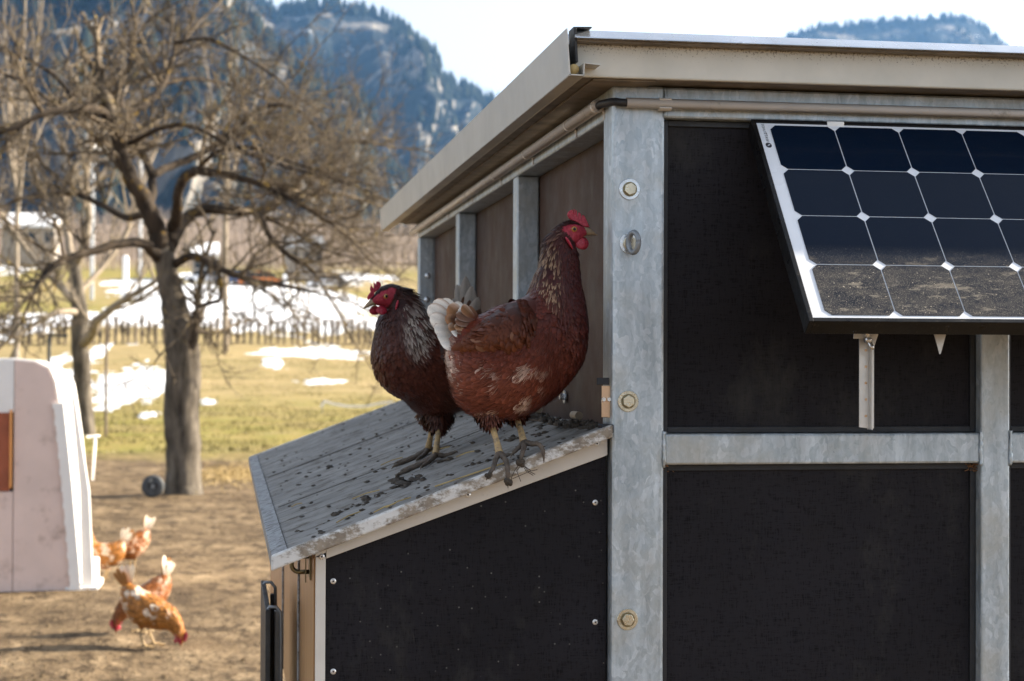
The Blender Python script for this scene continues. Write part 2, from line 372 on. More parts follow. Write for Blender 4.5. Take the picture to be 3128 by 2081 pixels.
sv = np.vstack(sv); sf = np.vstack(sf)
used = np.unique(sf); remap = np.zeros(len(sv), int); remap[used] = np.arange(len(used))
o = npmesh('snow', sv[used], remap[sf], MT['snow'], smooth=True); tag(o, 'melting patches of white snow lying on the meadow', 'snow', kind='stuff')

# ---------------------------------------------------------------- mountains
g = G('mountain_rock'); n1 = g.noise(.012, 7, g.co((1, 1, .5)), rough=.65); n2 = g.noise(.05, 6, g.co((1, 1, .35)), rough=.7)
geo = g.n('ShaderNodeNewGeometry'); nz = g.n('ShaderNodeSeparateXYZ', {0: geo.outputs['Normal']}).outputs[2]
forest = g.ramp(n2, (.35, (.010, .016, .020)), (.65, (.040, .048, .046)))
rock = g.ramp(n2, (.3, (.12, .11, .10)), (.7, (.42, .38, .32)))
c = g.mix(g.ramp(n1, (.515, 0), (.60, 1)), forest, rock)
st = g.ramp(nz, (.35, 1), (.55, 0)); c = g.mix(g.math('MULTIPLY', st, .8), c, rock)
sn = g.ramp(g.noise(.03, 6, g.co((1, .6, .5)), rough=.7), (.63, 0), (.69, 1)); c = g.mix(g.math('MULTIPLY', sn, g.ramp(nz, (.4, 0), (.6, 1))), c, (.75, .78, .84))
g.P(c, .95, 0, .1); g.bump(n2, 1, 12); MT['mountain'] = g.m
g = G('conifer'); c = g.ramp(g.noise(.05, 3), (.3, (.008, .014, .013)), (.7, (.03, .036, .022))); g.P(c, .95, 0, .1); MT['conifer'] = g.m
def mountain(name, label, sky_, dr, dfront, rough, seed, ncone, conesz, lay=None):
    xs = np.array([p[0] for p in sky_], float); ysk = np.array([p[1] for p in sky_], float)
    nx, nt = 260, 110
    px = np.linspace(xs[0], xs[-1], nx); py = np.interp(px, xs, ysk)
    tt = np.linspace(0, 1.5, nt)
    D = np.array([ray(a, b) for a, b in zip(px, py)])
    D0 = D / D[:, 1:2]
    V = np.zeros((nt, nx, 3))
    for j, t in enumerate(tt):
        d = dfront + (dr - dfront) * t
        zs = CAM_H + D0[:, 2] * dr                       # ridge height
        x = D0[:, 0] * d; y = np.full(nx, d)
        sh = t if t <= 1 else 1 - (t - 1) * .9
        gully = (fbm(px / 90 + seed, np.full(nx, t * 1.2), 5, seed) - .5)
        rid = 1 - np.abs(2 * fbm(px / 140 + seed * 3 + t * .5, np.full(nx, t * 2.2), 4, seed + 3) - 1)
        am = math.sin(math.pi * min(t, 1)) if t < 1 else 0
        h = zs * (sh + am * rough * (gully * 1.1 + (rid - .7) * .6)) + (1 - min(t, 1)) * terr(x, y) * .3
        x = x + am * gully * 120; y = y + am * (rid - .7) * 260
        V[j] = np.stack([x, y, h], -1)
    V[0, :, 2] = -30
    idx = np.arange(nt * nx).reshape(nt, nx)
    q = np.stack([idx[:-1, :-1], idx[:-1, 1:], idx[1:, 1:], idx[1:, :-1]], -1).reshape(-1, 4)
    mo = npmesh(name, V.reshape(-1, 3), q, MT['mountain'], smooth=True); tag(mo, label, kind='structure')
    rg = np.random.RandomState(seed)
    cv = []; cf = []; k = 0
    tr = np.concatenate([rg.beta(2.2, 1.6, ncone), rg.uniform(.965, 1.02, ncone // 4)]); xr = rg.rand(len(tr))
    den = fbm(xr * nx / 22, tr * 7, 4, seed + 8)
    for t, xv, dn in zip(tr, xr, den):
        if dn < .42 and t < .96: continue
        j = min(nt - 2, int(t / 1.5 * (nt - 1))); i = int(xv * (nx - 2)); a = rg.rand(); b = rg.rand()
        p = V[j, i] * (1 - a) * (1 - b) + V[j, i + 1] * a * (1 - b) + V[j + 1, i] * (1 - a) * b + V[j + 1, i + 1] * a * b
        h = conesz * rg.uniform(.55, 1.25); r = h * rg.uniform(.17, .26); ph = rg.rand() * 6
        ring = [p + np.array([r * math.cos(ph + 1.2566 * m), r * math.sin(ph + 1.2566 * m), h * .05]) for m in range(5)]
        cv += ring + [p + np.array([0, 0, h])]; cf += [(k + m, k + (m + 1) % 5, k + 5) for m in range(5)]; k += 6
    co_ = npmesh('conifer_forest', cv, cf, MT['conifer']); tag(co_, 'dark conifer forest on the ' + name.replace('_', ' '), 'forest', kind='stuff')
    return mo
mountain('wooded_spur', 'blue wooded mountain spur with pale cliffs behind the apple tree',
         [(-700, -260), (-300, -200), (0, -140), (300, -80), (480, -40), (540, 6), (575, 45), (620, 95), (660, 140), (720, 220), (780, 300), (850, 355), (900, 395), (940, 440), (980, 500), (1040, 580), (1200, 640)], 1250, 620, .42, 11, 3800, 15)
mountain('forested_mountain', 'rounded forested mountain with sunlit cliffs left of the coop roof',
         [(200, -200), (420, -120), (560, -40), (612, 8), (640, 30), (670, 22), (720, 12), (775, 10), (830, 26), (880, 42), (920, 62), (945, 92), (962, 112), (978, 150), (990, 168), (1020, 184), (1060, 200), (1095, 218), (1120, 232), (1180, 252), (1300, 300), (1500, 420), (1700, 520)], 2300, 1350, .44, 23, 4200, 17)
mountain('distant_mountain', 'distant blue mountain showing just above the coop roof',
         [(1500, 330), (1650, 210), (1750, 130), (1805, 88), (1840, 72), (1880, 62), (1960, 54), (2040, 46), (2120, 40), (2190, 37), (2230, 44), (2260, 58), (2285, 78), (2310, 102), (2360, 160), (2500, 300), (2800, 480)], 3300, 2100, .22, 37, 2600, 15)

# ---------------------------------------------------------------- bare woodland on the lower hillside (reads as one mass)
rg = np.random.RandomState(4); vv = []; ff = []; k = 0
N = 3400
yy_ = rg.uniform(205, 640, N); xx_ = rg.uniform(-.40, .30, N) * yy_
m = fbm(xx_ / 60, yy_ / 60, 3, 77) > .36; xx_ = xx_[m]; yy_ = yy_[m]; zz_ = terr(xx_, yy_)
for x, y, z in zip(xx_, yy_, zz_):
    H = rg.uniform(3.0, 6.5); nb_ = 13
    for i in range(nb_):
        a = rg.rand() * 6.283; z0 = H * rg.uniform(.05, .5) if i else 0; L = H * rg.uniform(.3, .55) if i else H
        sp_ = rg.uniform(.15, .8) if i else .05
        p = np.array([x, y, z + z0]); d = np.array([math.cos(a) * sp_, math.sin(a) * sp_, 1]); d /= np.linalg.norm(d)
        r = .022 * H * (1 if i == 0 else .45); e = p + d * L
        vv += [p + (r, 0, 0), p + (-r * .5, r * .86, 0), p + (-r * .5, -r * .86, 0), e]; ff += [(k, k + 1, k + 3), (k + 1, k + 2, k + 3), (k + 2, k, k + 3)]; k += 4
o = npmesh('bare_woodland', vv, ff, MT['wood_twig']); tag(o, 'brown leafless woodland covering the lower hillside', 'woodland', kind='stuff')

# ---------------------------------------------------------------- grass, clods and straw (uncountable)
def blades(name, label, n, fx, hmin, hmax, wid, mt, seed, cat='grass', lean=.5):
    rg = np.random.RandomState(seed); x, y = fx(rg, n); n = len(x); z = terr(x, y) - .005
    a = rg.rand(n) * 6.283; h = rg.uniform(hmin, hmax, n); ln = rg.uniform(0, lean, n) * h; b = a + rg.uniform(-1, 1, n)
    p = np.stack([x, y, z], -1); wv = np.stack([np.cos(a), np.sin(a), 0 * a], -1) * wid
    tip = p + np.stack([np.cos(b) * ln, np.sin(b) * ln, h], -1)
    v = np.stack([p - wv, p + wv, tip], 1).reshape(-1, 3); f = np.arange(3 * n).reshape(-1, 3)
    return tag(npmesh(name, v, f, mt), label, cat, kind='stuff')
def fx_grass(rg, n):
    y = rg.uniform(25, 75, n); x = rg.uniform(-.19, .16, n) * y
    k = (fbm(x * .5, y * .5, 4, 40) > .43) & (y + (fbm(x * .3, y * .3, 3, 41) - .5) * 16 > 29); return x[k], y[k]
blades('meadow_grass', 'short yellowish green grass on the meadow', 60000, fx_grass, .03, .10, .012, MT['grass_blade'], 3)
def fx_straw(rg, n):
    y = rg.normal(23.6, 1.2, n); x = rg.normal(.15, .38, n); return x, y
blades('loose_straw', 'patch of golden straw on the mud beyond the nest box', 2500, fx_straw, .02, .08, .008, MT['straw'], 5, 'straw', 3)
rg = np.random.RandomState(12); n = 9000; y = 6.5 + 24 * rg.rand(n) ** 1.4; x = rg.uniform(-.2, .12, n) * y; z = terr(x, y)
vv = []; ff = []; k = 0
for a, b, c in zip(x, y, z):
    r = rg.uniform(.004, .017) * (1 if rg.rand() < .93 else 1.7); h = r * rg.uniform(.5, 1.0)
    ring = [(a + r * math.cos(t * 1.571 + a * 9) * rg.uniform(.6, 1.2), b + r * math.sin(t * 1.571 + a * 9) * rg.uniform(.6, 1.2), c - .006) for t in range(4)]
    vv += ring + [(a + rg.uniform(-.3, .3) * r, b + rg.uniform(-.3, .3) * r, c + h)]; ff += [(k + t, k + (t + 1) % 4, k + 4) for t in range(4)]; k += 5
g = G('dirt_clod'); c = g.ramp(g.noise(3, 4), (.3, (.07, .048, .028)), (.7, (.26, .19, .115))); g.P(c, .95, 0, .1); MT['clod'] = g.m
tag(npmesh('soil_clods', vv, ff, MT['clod']), 'loose brown clods scattered over the trampled hen run', 'soil', kind='stuff')
# ================================================================ trees
def sm(pts, n=5):                      # Catmull-Rom through points with radii (x,y,z,r)
    pts = np.array(pts, float); P = np.vstack([2 * pts[0] - pts[1], pts, 2 * pts[-1] - pts[-2]]); out = []
    for i in range(1, len(P) - 2):
        for t in np.linspace(0, 1, n, endpoint=False):
            out.append(.5 * (2 * P[i] + (P[i + 1] - P[i - 1]) * t + (2 * P[i - 1] - 5 * P[i] + 4 * P[i + 1] - P[i + 2]) * t * t + (3 * P[i] - P[i - 1] - 3 * P[i + 1] + P[i + 2]) * t ** 3))
    out.append(P[-2]); return np.array(out)
class Tw:                              # fast 3-sided tapered twigs
    def __init__(s): s.v = []; s.f = []; s.k = 0
    def twig(s, pts, r0, r1, n=3):
        m = len(pts); base = s.k
        for i, p in enumerate(pts):
            t = pts[min(i + 1, m - 1)] - pts[max(i - 1, 0)]; t = t / (np.linalg.norm(t) + 1e-9)
            a = np.array([.3, .9, .2]) if abs(t[1]) < .8 else np.array([.9, .1, .3])
            x = np.cross(t, a); x /= np.linalg.norm(x); y = np.cross(t, x); r = r0 + (r1 - r0) * i / (m - 1)
            for k in range(n):
                th = 6.2832 * k / n; s.v.append(p + r * (x * math.cos(th) + y * math.sin(th)))
            if i:
                b = base + (i - 1) * n
                for k in range(n): s.f.append((b + k, b + (k + 1) % n, b + n + (k + 1) % n, b + n + k))
        s.k += m * n
def rvec(rg): v = rg.normal(0, 1, 3); return v / np.linalg.norm(v)
def grow(tw, rg, p, d, L, r, lvl, cfg):
    up, wob, kids, ratio = cfg['up'][lvl], cfg['wob'][lvl], cfg['kids'][lvl], cfg['ratio'][lvl]
    n = cfg['seg'][lvl]; pts = [p]; d = d / np.linalg.norm(d); dirs = [d]
    for i in range(n):
        d = d + rvec(rg) * wob + np.array([0, 0, up]) / n; d = d / np.linalg.norm(d); pts.append(pts[-1] + d * L / n); dirs.append(d)
    tw.twig(pts, r, r * cfg['taper'], 4 if lvl == 0 else 3)
    if lvl + 1 < len(cfg['up']):
        for c in range(int(kids * L + rg.rand())):
            t = rg.uniform(.12, 1); i = min(n - 1, int(t * n)); fr = t * n - i
            q = pts[i] * (1 - fr) + pts[i + 1] * fr; dd = dirs[i] * cfg['fwd'][lvl] + rvec(rg)
            grow(tw, rg, q, dd, L * ratio * rg.uniform(.5, 1.25) if lvl < 1 else cfg['len'][lvl + 1] * rg.uniform(.5, 1.3), max(.0022 * cfg['thick'], r * .55), lvl + 1, cfg)
def tree(name, label, limbs, trunk_mt, limb_mt, twig_mt, depth, cfg, seed, group=None, cat='tree', trunk_n=1):
    """limbs: list of [(px,py,radius px,depth offset)...]; each is a real tapered limb with its own depth"""
    rg = np.random.RandomState(seed); first = limbs[0][0]; base = at(first[0], first[1], Y=depth)
    gz = float(terr(base[0], base[1])); root = empty(name, (base[0], base[1], gz), label, cat, group)
    tw = Tw(); paths = []
    for li, lm in enumerate(limbs):
        q = []
        for (px, py, r, dy) in lm:
            P = at(px, py, Y=depth + dy); q.append((*P, r * (1 if li < trunk_n else cfg.get('fat', 1)) * SP / FPX * depth))
        if li == 0: q[0] = (q[0][0], q[0][1], gz - .1, q[0][3])
        s_ = sm(q, 6)
        s_[:, :3] += np.stack([fbm(np.arange(len(s_)) * .7 + li * 9, np.zeros(len(s_)), 3, seed + j) - .5 for j in range(3)], -1) * s_[:, 3:4] * (.25 if li < trunk_n else .7)
        mb = MB(); mb.tube(list(s_[:, :3]), list(np.maximum(s_[:, 3], .004)), 14 if li < trunk_n else 8)
        if li < trunk_n:               # knobbly bark
            v = np.array(mb.v); cen = np.repeat(s_[:, :3], 14, 0); dv = v - cen
            k = 1 + (fbm(np.arctan2(dv[:, 1], dv[:, 0]) * 2.6 + 5, v[:, 2] * 1.6, 4, seed) - .5) * .26; mb.v = [tuple(x) for x in cen + dv * k[:, None]]
        mb.build('trunk' if li < trunk_n else 'limb', trunk_mt if li < trunk_n else limb_mt, root, smooth=True)
        if li >= trunk_n: paths.append(s_)
    for s_ in paths:
        seg = np.linalg.norm(np.diff(s_[:, :3], axis=0), axis=1); Lt = seg.sum()
        for i in range(int(Lt * cfg['per_m'])):
            t = (1 - rg.rand() ** 1.25 * cfg.get('reach', .8)) * Lt; c = np.cumsum(seg); j = min(len(seg) - 1, int(np.searchsorted(c, t)))
            p = s_[j, :3]; d = s_[j + 1, :3] - s_[j, :3]; d = d / (np.linalg.norm(d) + 1e-9)
            grow(tw, rg, p, d * cfg['d0'] + rvec(rg) + np.array([0, 0, cfg['lift']]), rg.uniform(*cfg['L0']), max(.006, min(.02, s_[j, 3] * .45)) * cfg['thick'], 0, cfg)
        d = s_[-1, :3] - s_[-2, :3]
        grow(tw, rg, s_[-1, :3], d, cfg['L0'][1], max(.006, s_[-1, 3]) * cfg['thick'] * .8, 0, cfg)
    npmesh('crown', tw.v, tw.f, twig_mt, parent=root)
    return root
APPLE = dict(reach=.52, up=[.25, .3, .2], wob=[.26, .3, .3], kids=[10, 15, 0], ratio=[.42, .5, .5], seg=[5, 3, 2], taper=.45, fwd=[.7, .5, .5], len=[0, .3, .11], per_m=8, d0=.6, lift=.2, L0=(.5, 1.15), thick=1.15, fat=1.0)
T_ = [[(425, 1140, 46, 0), (424, 1100, 40, 0), (420, 980, 41, 0), (418, 860, 40, 0), (419, 780, 38, 0), (405, 710, 30, 0), (388, 640, 25, 0), (374, 575, 24, 0)],
      [(376, 590, 23, 0), (352, 515, 21, -.1), (325, 450, 19, -.2), (300, 400, 17, -.3), (275, 340, 15, -.3), (265, 285, 14, -.3)],
      [(266, 295, 11, -.3), (235, 255, 10, -.5), (180, 250, 8, -.8), (100, 262, 7, -1.0), (20, 300, 6, -1.2), (-70, 330, 4, -1.3)],
      [(264, 285, 11, -.3), (300, 260, 10, -.1), (340, 235, 9, .2), (375, 195, 8, .5), (400, 130, 6, .7), (440, 70, 4, .9)],
      [(266, 292, 9, -.3), (278, 240, 8, .1), (275, 190, 7, .4), (300, 150, 6, .6), (310, 90, 4, .9)],
      [(342, 490, 12, -.1), (352, 420, 10, .3), (325, 350, 9, .8), (300, 300, 7, 1.2), (250, 220, 5, 1.6)],
      [(350, 405, 10, .3), (400, 380, 9, .7), (465, 352, 9, .9), (530, 312, 8, 1.0), (600, 300, 6, 1.1), (670, 320, 4, 1.3)],
      [(380, 580, 20, 0), (400, 530, 16, .1), (408, 470, 12, -.4), (415, 425, 11, -.7), (450, 395, 11, -.9), (520, 402, 9, -1.1), (600, 425, 7, -1.3), (690, 470, 5, -1.5), (770, 520, 3, -1.6)],
      [(392, 560, 18, 0), (425, 505, 14, .3), (480, 482, 12, .4), (540, 487, 11, .3), (590, 490, 9, .1), (620, 540, 7, -.1), (660, 585, 6, -.2), (720, 625, 4, -.3), (760, 690, 3, -.3)],
      [(585, 490, 8, .1), (650, 460, 7, .2), (720, 440, 5, .4), (800, 450, 4, .6)],
      [(368, 600, 16, 0), (335, 562, 12, -.3), (280, 560, 10, -.6), (225, 575, 9, -.8), (170, 590, 8, -1), (110, 620, 6, -1.2), (70, 690, 4, -1.3)],
      [(345, 490, 10, .1), (290, 500, 8, .5), (230, 470, 7, .9), (160, 445, 5, 1.2), (80, 450, 4, 1.5)],
      [(400, 610, 11, 0), (445, 590, 9, -.3), (500, 615, 8, -.5), (560, 640, 6, -.7), (640, 655, 5, -.8), (720, 672, 3, -1)],
      [(498, 612, 6, -.5), (508, 650, 5, -.55), (505, 690, 5, -.6), (460, 705, 4, -.6), (440, 735, 3, -.6)],
      [(434, 830, 14, -.1), (444, 785, 12, -.14), (449, 758, 9, -.15)],
      [(400, 100, 4, .6), (480, 90, 4, .4), (560, 130, 3, .2), (640, 180, 3, 0)],
      [(300, 330, 6, -.2), (360, 300, 6, -.8), (440, 290, 5, -1.2), (560, 350, 4, -1.6), (680, 390, 3, -1.8), (800, 420, 2.5, -1.9)],
      [(180, 250, 6, -.8), (140, 190, 5, -.6), (90, 150, 4, -.4), (20, 120, 3, -.2)],
      [(450, 395, 6, -.9), (500, 350, 5, -1.3), (580, 340, 4, -1.5), (660, 370, 3, -1.6), (760, 400, 2, -1.7)], [(600, 425, 5, -1.3), (660, 440, 4, -1.0), (740, 500, 3, -.8), (830, 560, 2, -.7)], [(375, 195, 5, .5), (450, 180, 4, 1.), (540, 200, 3, 1.4), (620, 230, 2.5, 1.6)], [(100, 262, 5, -1), (70, 200, 4, -1.2), (10, 170, 3, -1.4)], [(310, 90, 3.5, .9), (350, 40, 3, 1.), (420, 0, 2.5, 1.1)], [(590, 490, 6, .1), (670, 530, 4, .3), (760, 580, 3, .4), (860, 600, 2, .5)],
      [(530, 312, 6, 1.), (600, 250, 5, .8), (680, 250, 4, .6), (760, 320, 3, .4), (850, 330, 2.5, .3)]]
tree('apple_tree', 'gnarled leafless apple tree with yellow lichen and a thick trunk beside the nest box', T_, MT['trunk_bark'], MT['apple_bark'], MT['apple_twig'], 20.0, APPLE, 5)
# hollow in the main trunk
PALE = dict(up=[.5, .5, .3], wob=[.12, .16, .2], kids=[5, 7, 0], ratio=[.5, .5, .5], seg=[5, 3, 2], taper=.4, fwd=[1.3, 1.0, .5], len=[0, .5, .2], per_m=2.6, d0=.9, lift=.5, L0=(.8, 1.7), thick=1.6)
T2 = [[(197, 1000, 21, 0), (190, 900, 20, 0), (186, 800, 20, 0), (183, 720, 18, 0), (175, 650, 15, 0), (172, 600, 13, 0)],
      [(190, 800, 13, 0), (215, 760, 12, -.5), (225, 735, 10, -.8), (290, 690, 7, -1.2), (370, 640, 4, -1.5)],
      [(172, 610, 11, 0), (158, 560, 9, .3), (150, 490, 8, .5), (148, 420, 6, .6), (200, 350, 5, .8), (240, 300, 4, 1)],
      [(173, 610, 11, 0), (195, 560, 9, -.3), (203, 490, 8, -.4), (198, 420, 6, -.6), (210, 320, 4, -.8)],
      [(180, 700, 10, 0), (130, 650, 8, .8), (80, 600, 6, 1.3), (20, 520, 5, 1.6)],
      [(150, 480, 6, .5), (110, 420, 5, .9), (70, 360, 4, 1.2), (20, 320, 3, 1.4)],
      [(178, 680, 8, 0), (230, 620, 6, .6), (290, 540, 5, 1), (320, 450, 3, 1.2)],
      [(183, 720, 9, 0), (130, 720, 7, -.7), (60, 760, 5, -1.2), (10, 790, 3, -1.4)]]
tree('fruit_tree', 'smaller bare fruit tree with pale upright shoots left behind the apple tree', T2, MT['trunk_bark'], MT['pale_twig'], MT['pale_twig'], 36.0, PALE, 9)
TALL = dict(up=[.7, .6], wob=[.09, .12], kids=[3, 0], ratio=[.4, .5], seg=[5, 3], taper=.4, fwd=[1.6, 1.0], len=[0, .8], per_m=1.0, d0=1.4, lift=.5, L0=(.8, 1.8), thick=1.3)
def tall(label, x0, base, depth, tops, seed):
    l = [[(x0, base, 7, 0), (x0 - 2, base - 120, 6, 0), (x0 + 2, base - 240, 5, 0)]]
    for tx, ty, dy in tops: l.append([(x0 + 2, base - 225, 4.5, 0), (x0 * .6 + tx * .4, (base - 240) * .6 + ty * .4, 3.6, dy * .5), (tx, ty, 2.0, dy)])
    tree('tall_tree', label, l, MT['pale_twig'], MT['pale_twig'], MT['pale_twig'], depth, TALL, seed, 'tall pale leafless trees at the meadow edge')
tall('tall pale leafless tree at the far left edge of the view', 40, 700, 62, [(10, 60, 2), (60, -30, 0), (95, 40, -2), (-30, 20, 1)], 21)
tall('slender pale leafless tree seen right of the apple trunk', 520, 670, 80, [(480, 180, 1), (530, 170, -1), (590, 230, 1)], 24)

# ================================================================ rows of vines on the snow
rg = np.random.RandomState(8)
protos = []
def vine_mesh(seed):
    rg = np.random.RandomState(seed); tw = Tw(); h = rg.uniform(1.0, 1.35)
    tw.twig([np.array([0, 0, -.1]), np.array([.01, 0, h * .5]), np.array([0, .01, h])], .06, .05, 5)
    for i in range(34):
        z = rg.uniform(.1, .85) * h; a = rg.rand() * 6.28; L = rg.uniform(.2, .45)
        p = np.array([0, 0, z]); d = np.array([math.cos(a) * .5, math.sin(a) * .5, 1]); tw.twig([p, p + d * L * .5, p + d * L + rvec(rg) * .05], .030, .012)
    me_o = npmesh('vine', tw.v, tw.f, MT['wood_twig']); return me_o
for s in range(4): protos.append(vine_mesh(50 + s))
cnt = 0
for i in range(64):
    px = -30 + i * 15.6 + rg.uniform(-3, 3); p = at(px, 795, Y=88 + rg.uniform(-.6, .6))
    if i < 4: o = protos[i]
    else: o = protos[rg.randint(4)].copy(); col.objects.link(o)
    y = p[1] + (px - 480) * .004; o.location = (p[0], y, float(terr(p[0], y))); o.scale = (1, 1, rg.uniform(.8, 1.15)); o.rotation_euler = (0, 0, rg.rand() * 6)
    tag(o, 'dark leafless vine in the long row at the foot of the snowy field', 'vine', 'row of vines in front of the snowy field')
# ================================================================ mobile chicken coop
X0, YF = .633, 2.80
XR = 2.62; YB = 5.766
coop = empty('chicken_coop', (1.6, 4.3, 0), 'galvanized steel and black panel mobile chicken coop with a lean-to nest box', 'coop')
def box(name, x0, x1, y0, y1, z0, z1, mt, parent=coop, bevel=.0025):
    return MB().box(x0, x1, y0, y1, z0, z1).build(name, MT[mt], parent, bevel=bevel)
# frame: corner posts, studs, rails
box('corner_post', X0, .7225, YF, YF + .073, .02, 2.010, 'galv', bevel=.005)
box('corner_post', XR - .09, XR, YF, YF + .073, .02, 2.010, 'galv', bevel=.005)
box('corner_post', XR - .09, XR, YB - .073, YB, .02, 2.010, 'galv', bevel=.005)
for x in (1.2855, 1.94): box('front_post', x, x + .053, YF + .001, YF + .05, .62, 1.9565, 'galv', bevel=.004)
xs_ = [.7235, 1.2845, 1.3395, 1.939, 1.994, XR - .091]
for a, b in zip(xs_[::2], xs_[1::2]):
    box('cross_rail', a, b, YF + .0015, YF + .05, 1.376, 1.428, 'galv', bevel=.004)
    box('floor_rail', a, b, YF + .0015, YF + .05, .56, .62, 'galv', bevel=.004)
box('top_rail', .7235, XR - .091, YF + .0015, YF + .05, 1.957, 2.009, 'galv', bevel=.004)
for a, b in zip(xs_[::2], xs_[1::2]):
    for z0, z1 in ((.621, 1.375), (1.429, 1.956)):
        box('wall_panel', a, b, YF + .026, YF + .040, z0, z1, 'black_film_plywood', bevel=.001)
        m_ = MB(); t = .010
        m_.box(a, a + t, YF + .021, YF + .0262, z0, z1).box(b - t, b, YF + .021, YF + .0262, z0, z1).box(a + t, b - t, YF + .021, YF + .0262, z0, z0 + t).box(a + t, b - t, YF + .021, YF + .0262, z1 - t, z1)
        m_.build('panel_seal', MT['rubber_black'], coop, bevel=.001)
ys_ = [YF + .073, 3.756, 4.733, 5.711]
for i, y in enumerate(ys_[1:]):
    p_ = box('side_post', X0, X0 + .0505, y, y + .055, .56, 1.9585, 'galv', bevel=.004)
    if i == 2: box('side_post_cap', X0 + .05, X0 + .09, y, y + .055, .56, 1.9585, 'galv', bevel=.003)
box('side_rail', X0 + .001, X0 + .06, YF + .074, YB, 1.9595, 2.0095, 'galv', bevel=.004)
for (a, b) in ((YF + .074, 3.755), (3.812, 4.732), (4.789, 5.710)):
    box('side_panel', X0 + .051, X0 + .065, a, b, .56, 1.9585, 'brown_film_plywood', bevel=.001)
box('back_panel', .70, XR - .09, YB - .03, YB - .012, .56, 2.0, 'black_film_plywood')
box('end_panel', XR - .05, XR - .03, YF + .074, YB - .074, .56, 2.0, 'brown_film_plywood')
box('floor_deck', X0 + .06, XR - .06, YF + .05, YB - .05, .545, .559, 'brown_film_plywood')
# weld beads where rail meets post
for x, mir in ((.7232, 1), (1.285, 1), (1.3392, 1)):
    MB().tube([(x + rnd.uniform(-.001, .001), YF + .0005, z) for z in np.linspace(1.372, 1.432, 14)], [.0028 + rnd.uniform(-.0009, .0012) for _ in range(14)], 6).build('weld_bead', MT['galv'], coop, smooth=True)
MB().tube([(.7232 + rnd.uniform(-.001, .001), YF + .0005, z) for z in np.linspace(1.957, 2.008, 12)], [.0026 + rnd.uniform(-.0009, .001) for _ in range(12)], 6).build('weld_bead', MT['galv'], coop, smooth=True)
# roof
roof = box('roof_deck', .566, XR + .03, 2.746, 5.80, 2.0115, 2.062, 'grime_sheet', bevel=.002)
box('fascia', .5535, XR + .04, 2.735, 2.7455, 2.0105, 2.0655, 'fascia', coop, .003)
mb = MB(); xa, xb = .5495, XR + .05
prof = [(2.700, 2.0675), (2.7015, 2.0695), (2.711, 2.0755), (2.7125, 2.0765), (2.726, 2.0845), (2.74, 2.0852), (5.84, 2.0885), (5.84, 2.0665), (2.75, 2.0665)]
mb.prism([(xa, y, z) for y, z in prof][::-1], (xb - xa, 0, 0)); mb.build('roof_sheet', MT['roof_sheet'], coop, bevel=.0012)
box('roof_sheet_lip', xa + .001, xb - .001, 2.712, 2.7345, 2.0640, 2.0680, 'grime_sheet', coop, .0006)
mb = MB(); pr_ = [(.549, 2.0645), (.5475, 2.0865), (.578, 2.0875), (.578, 2.0855), (.5525, 2.0847), (.5535, 2.07), (.5555, 2.03), (.5515, 2.03)]
mb.prism([(x, 2.7095, z) for x, z in pr_], (0, .04, 0)); mb.build('rubber_gasket', MT['rubber_black'], coop, bevel=.0006)
# gutter: bent sheet profile swept along the eave
gp = [(.5330, 2.0795), (.5385, 2.006), (.5625, 2.0055), (.5635, 2.0255), (.588, 2.0235)]
mb = MB(); t = .0018
for (xa, za), (xb, zb) in zip(gp[:-1], gp[1:]):
    d = np.array([xb - xa, zb - za]); d /= np.linalg.norm(d); n = np.array([-d[1], d[0]]) * t; e = d * t * .5
    q = [(xa - e[0], za - e[1]), (xb + e[0], zb + e[1]), (xb + e[0] + n[0], zb + e[1] + n[1]), (xa - e[0] + n[0], za - e[1] + n[1])]
    mb.prism([(x, 2.695, z) for x, z in q], (0, 3.385, 0))
gut = mb.build('gutter', MT['gutter_sheet'], coop)
MB().tube([(.5475, y, 2.0165 + .0006 * math.sin(y * 40)) for y in np.linspace(2.703, 6.05, 20)], .0085, 12).build('gutter_foam', MT['straw'], coop, smooth=True)
box('soffit', .5885, X0 + .06, 2.7465, 5.79, 2.0075, 2.0112, 'grime_sheet', coop, .001)
# conduits with clips and the black cable between them
pa = at(1396, 245, Y=2.905); ra = .0098
yA = 2.86; px_ = X0 - .012; pz_ = 1.983
mb = MB(); n_ = 20
def pipe(a, b, r, name='conduit'):
    mb = MB(); a = np.array(a, float); b = np.array(b, float); d = (b - a) / np.linalg.norm(b - a)
    mb.tube([a + d * .01, a, b, b + 0 * d], [r * .8, r, r, r * .99], 18, cap=False)
    return mb.build(name, MT['pvc_conduit'], coop, smooth=True)
sc_ = pipe((px_, 2.852, pz_), (px_, 5.82, pz_), .0105, 'side_conduit')
zc = 1.9788; yc = 2.7885
fc_ = pipe((.6535, yc, zc), (XR, yc, zc), .0086, 'front_conduit')
cab = sm([(px_, 3.0, pz_, 0), (px_, 2.87, pz_ - .001, 0), (px_ + .002, 2.838, pz_ + .000, 0), (.635, 2.797, zc + .0025, 0), (.648, yc, zc, 0), (.70, yc, zc, 0)], 8)
MB().tube(list(cab[:, :3]), .0066, 12).build('cable', MT['rubber_black'], coop, smooth=True)
for x in (.7085, 1.383, 1.95, 2.4):
    m_ = MB(); pts = [(x, yc + .0105 * -math.cos(a), zc + .0105 * math.sin(a)) for a in np.linspace(-2.2, -.9, 7)]
    for s in (1, -1):
        pts = [(yc + .0112 * -math.cos(a), zc + s * .0100 * math.sin(a)) for a in np.linspace(.75, 2.1, 8)]
        for (ya, za), (yb, zb) in zip(pts[:-1], pts[1:]): m_.add([(x, ya, za), (x + .021, ya, za), (x + .021, yb, zb), (x, yb, zb)], [(0, 1, 2, 3)])
    o = m_.build('conduit_clip', MT['white_trim'], coop); so_ = o.modifiers.new('solid', 'SOLIDIFY'); so_.thickness = .002
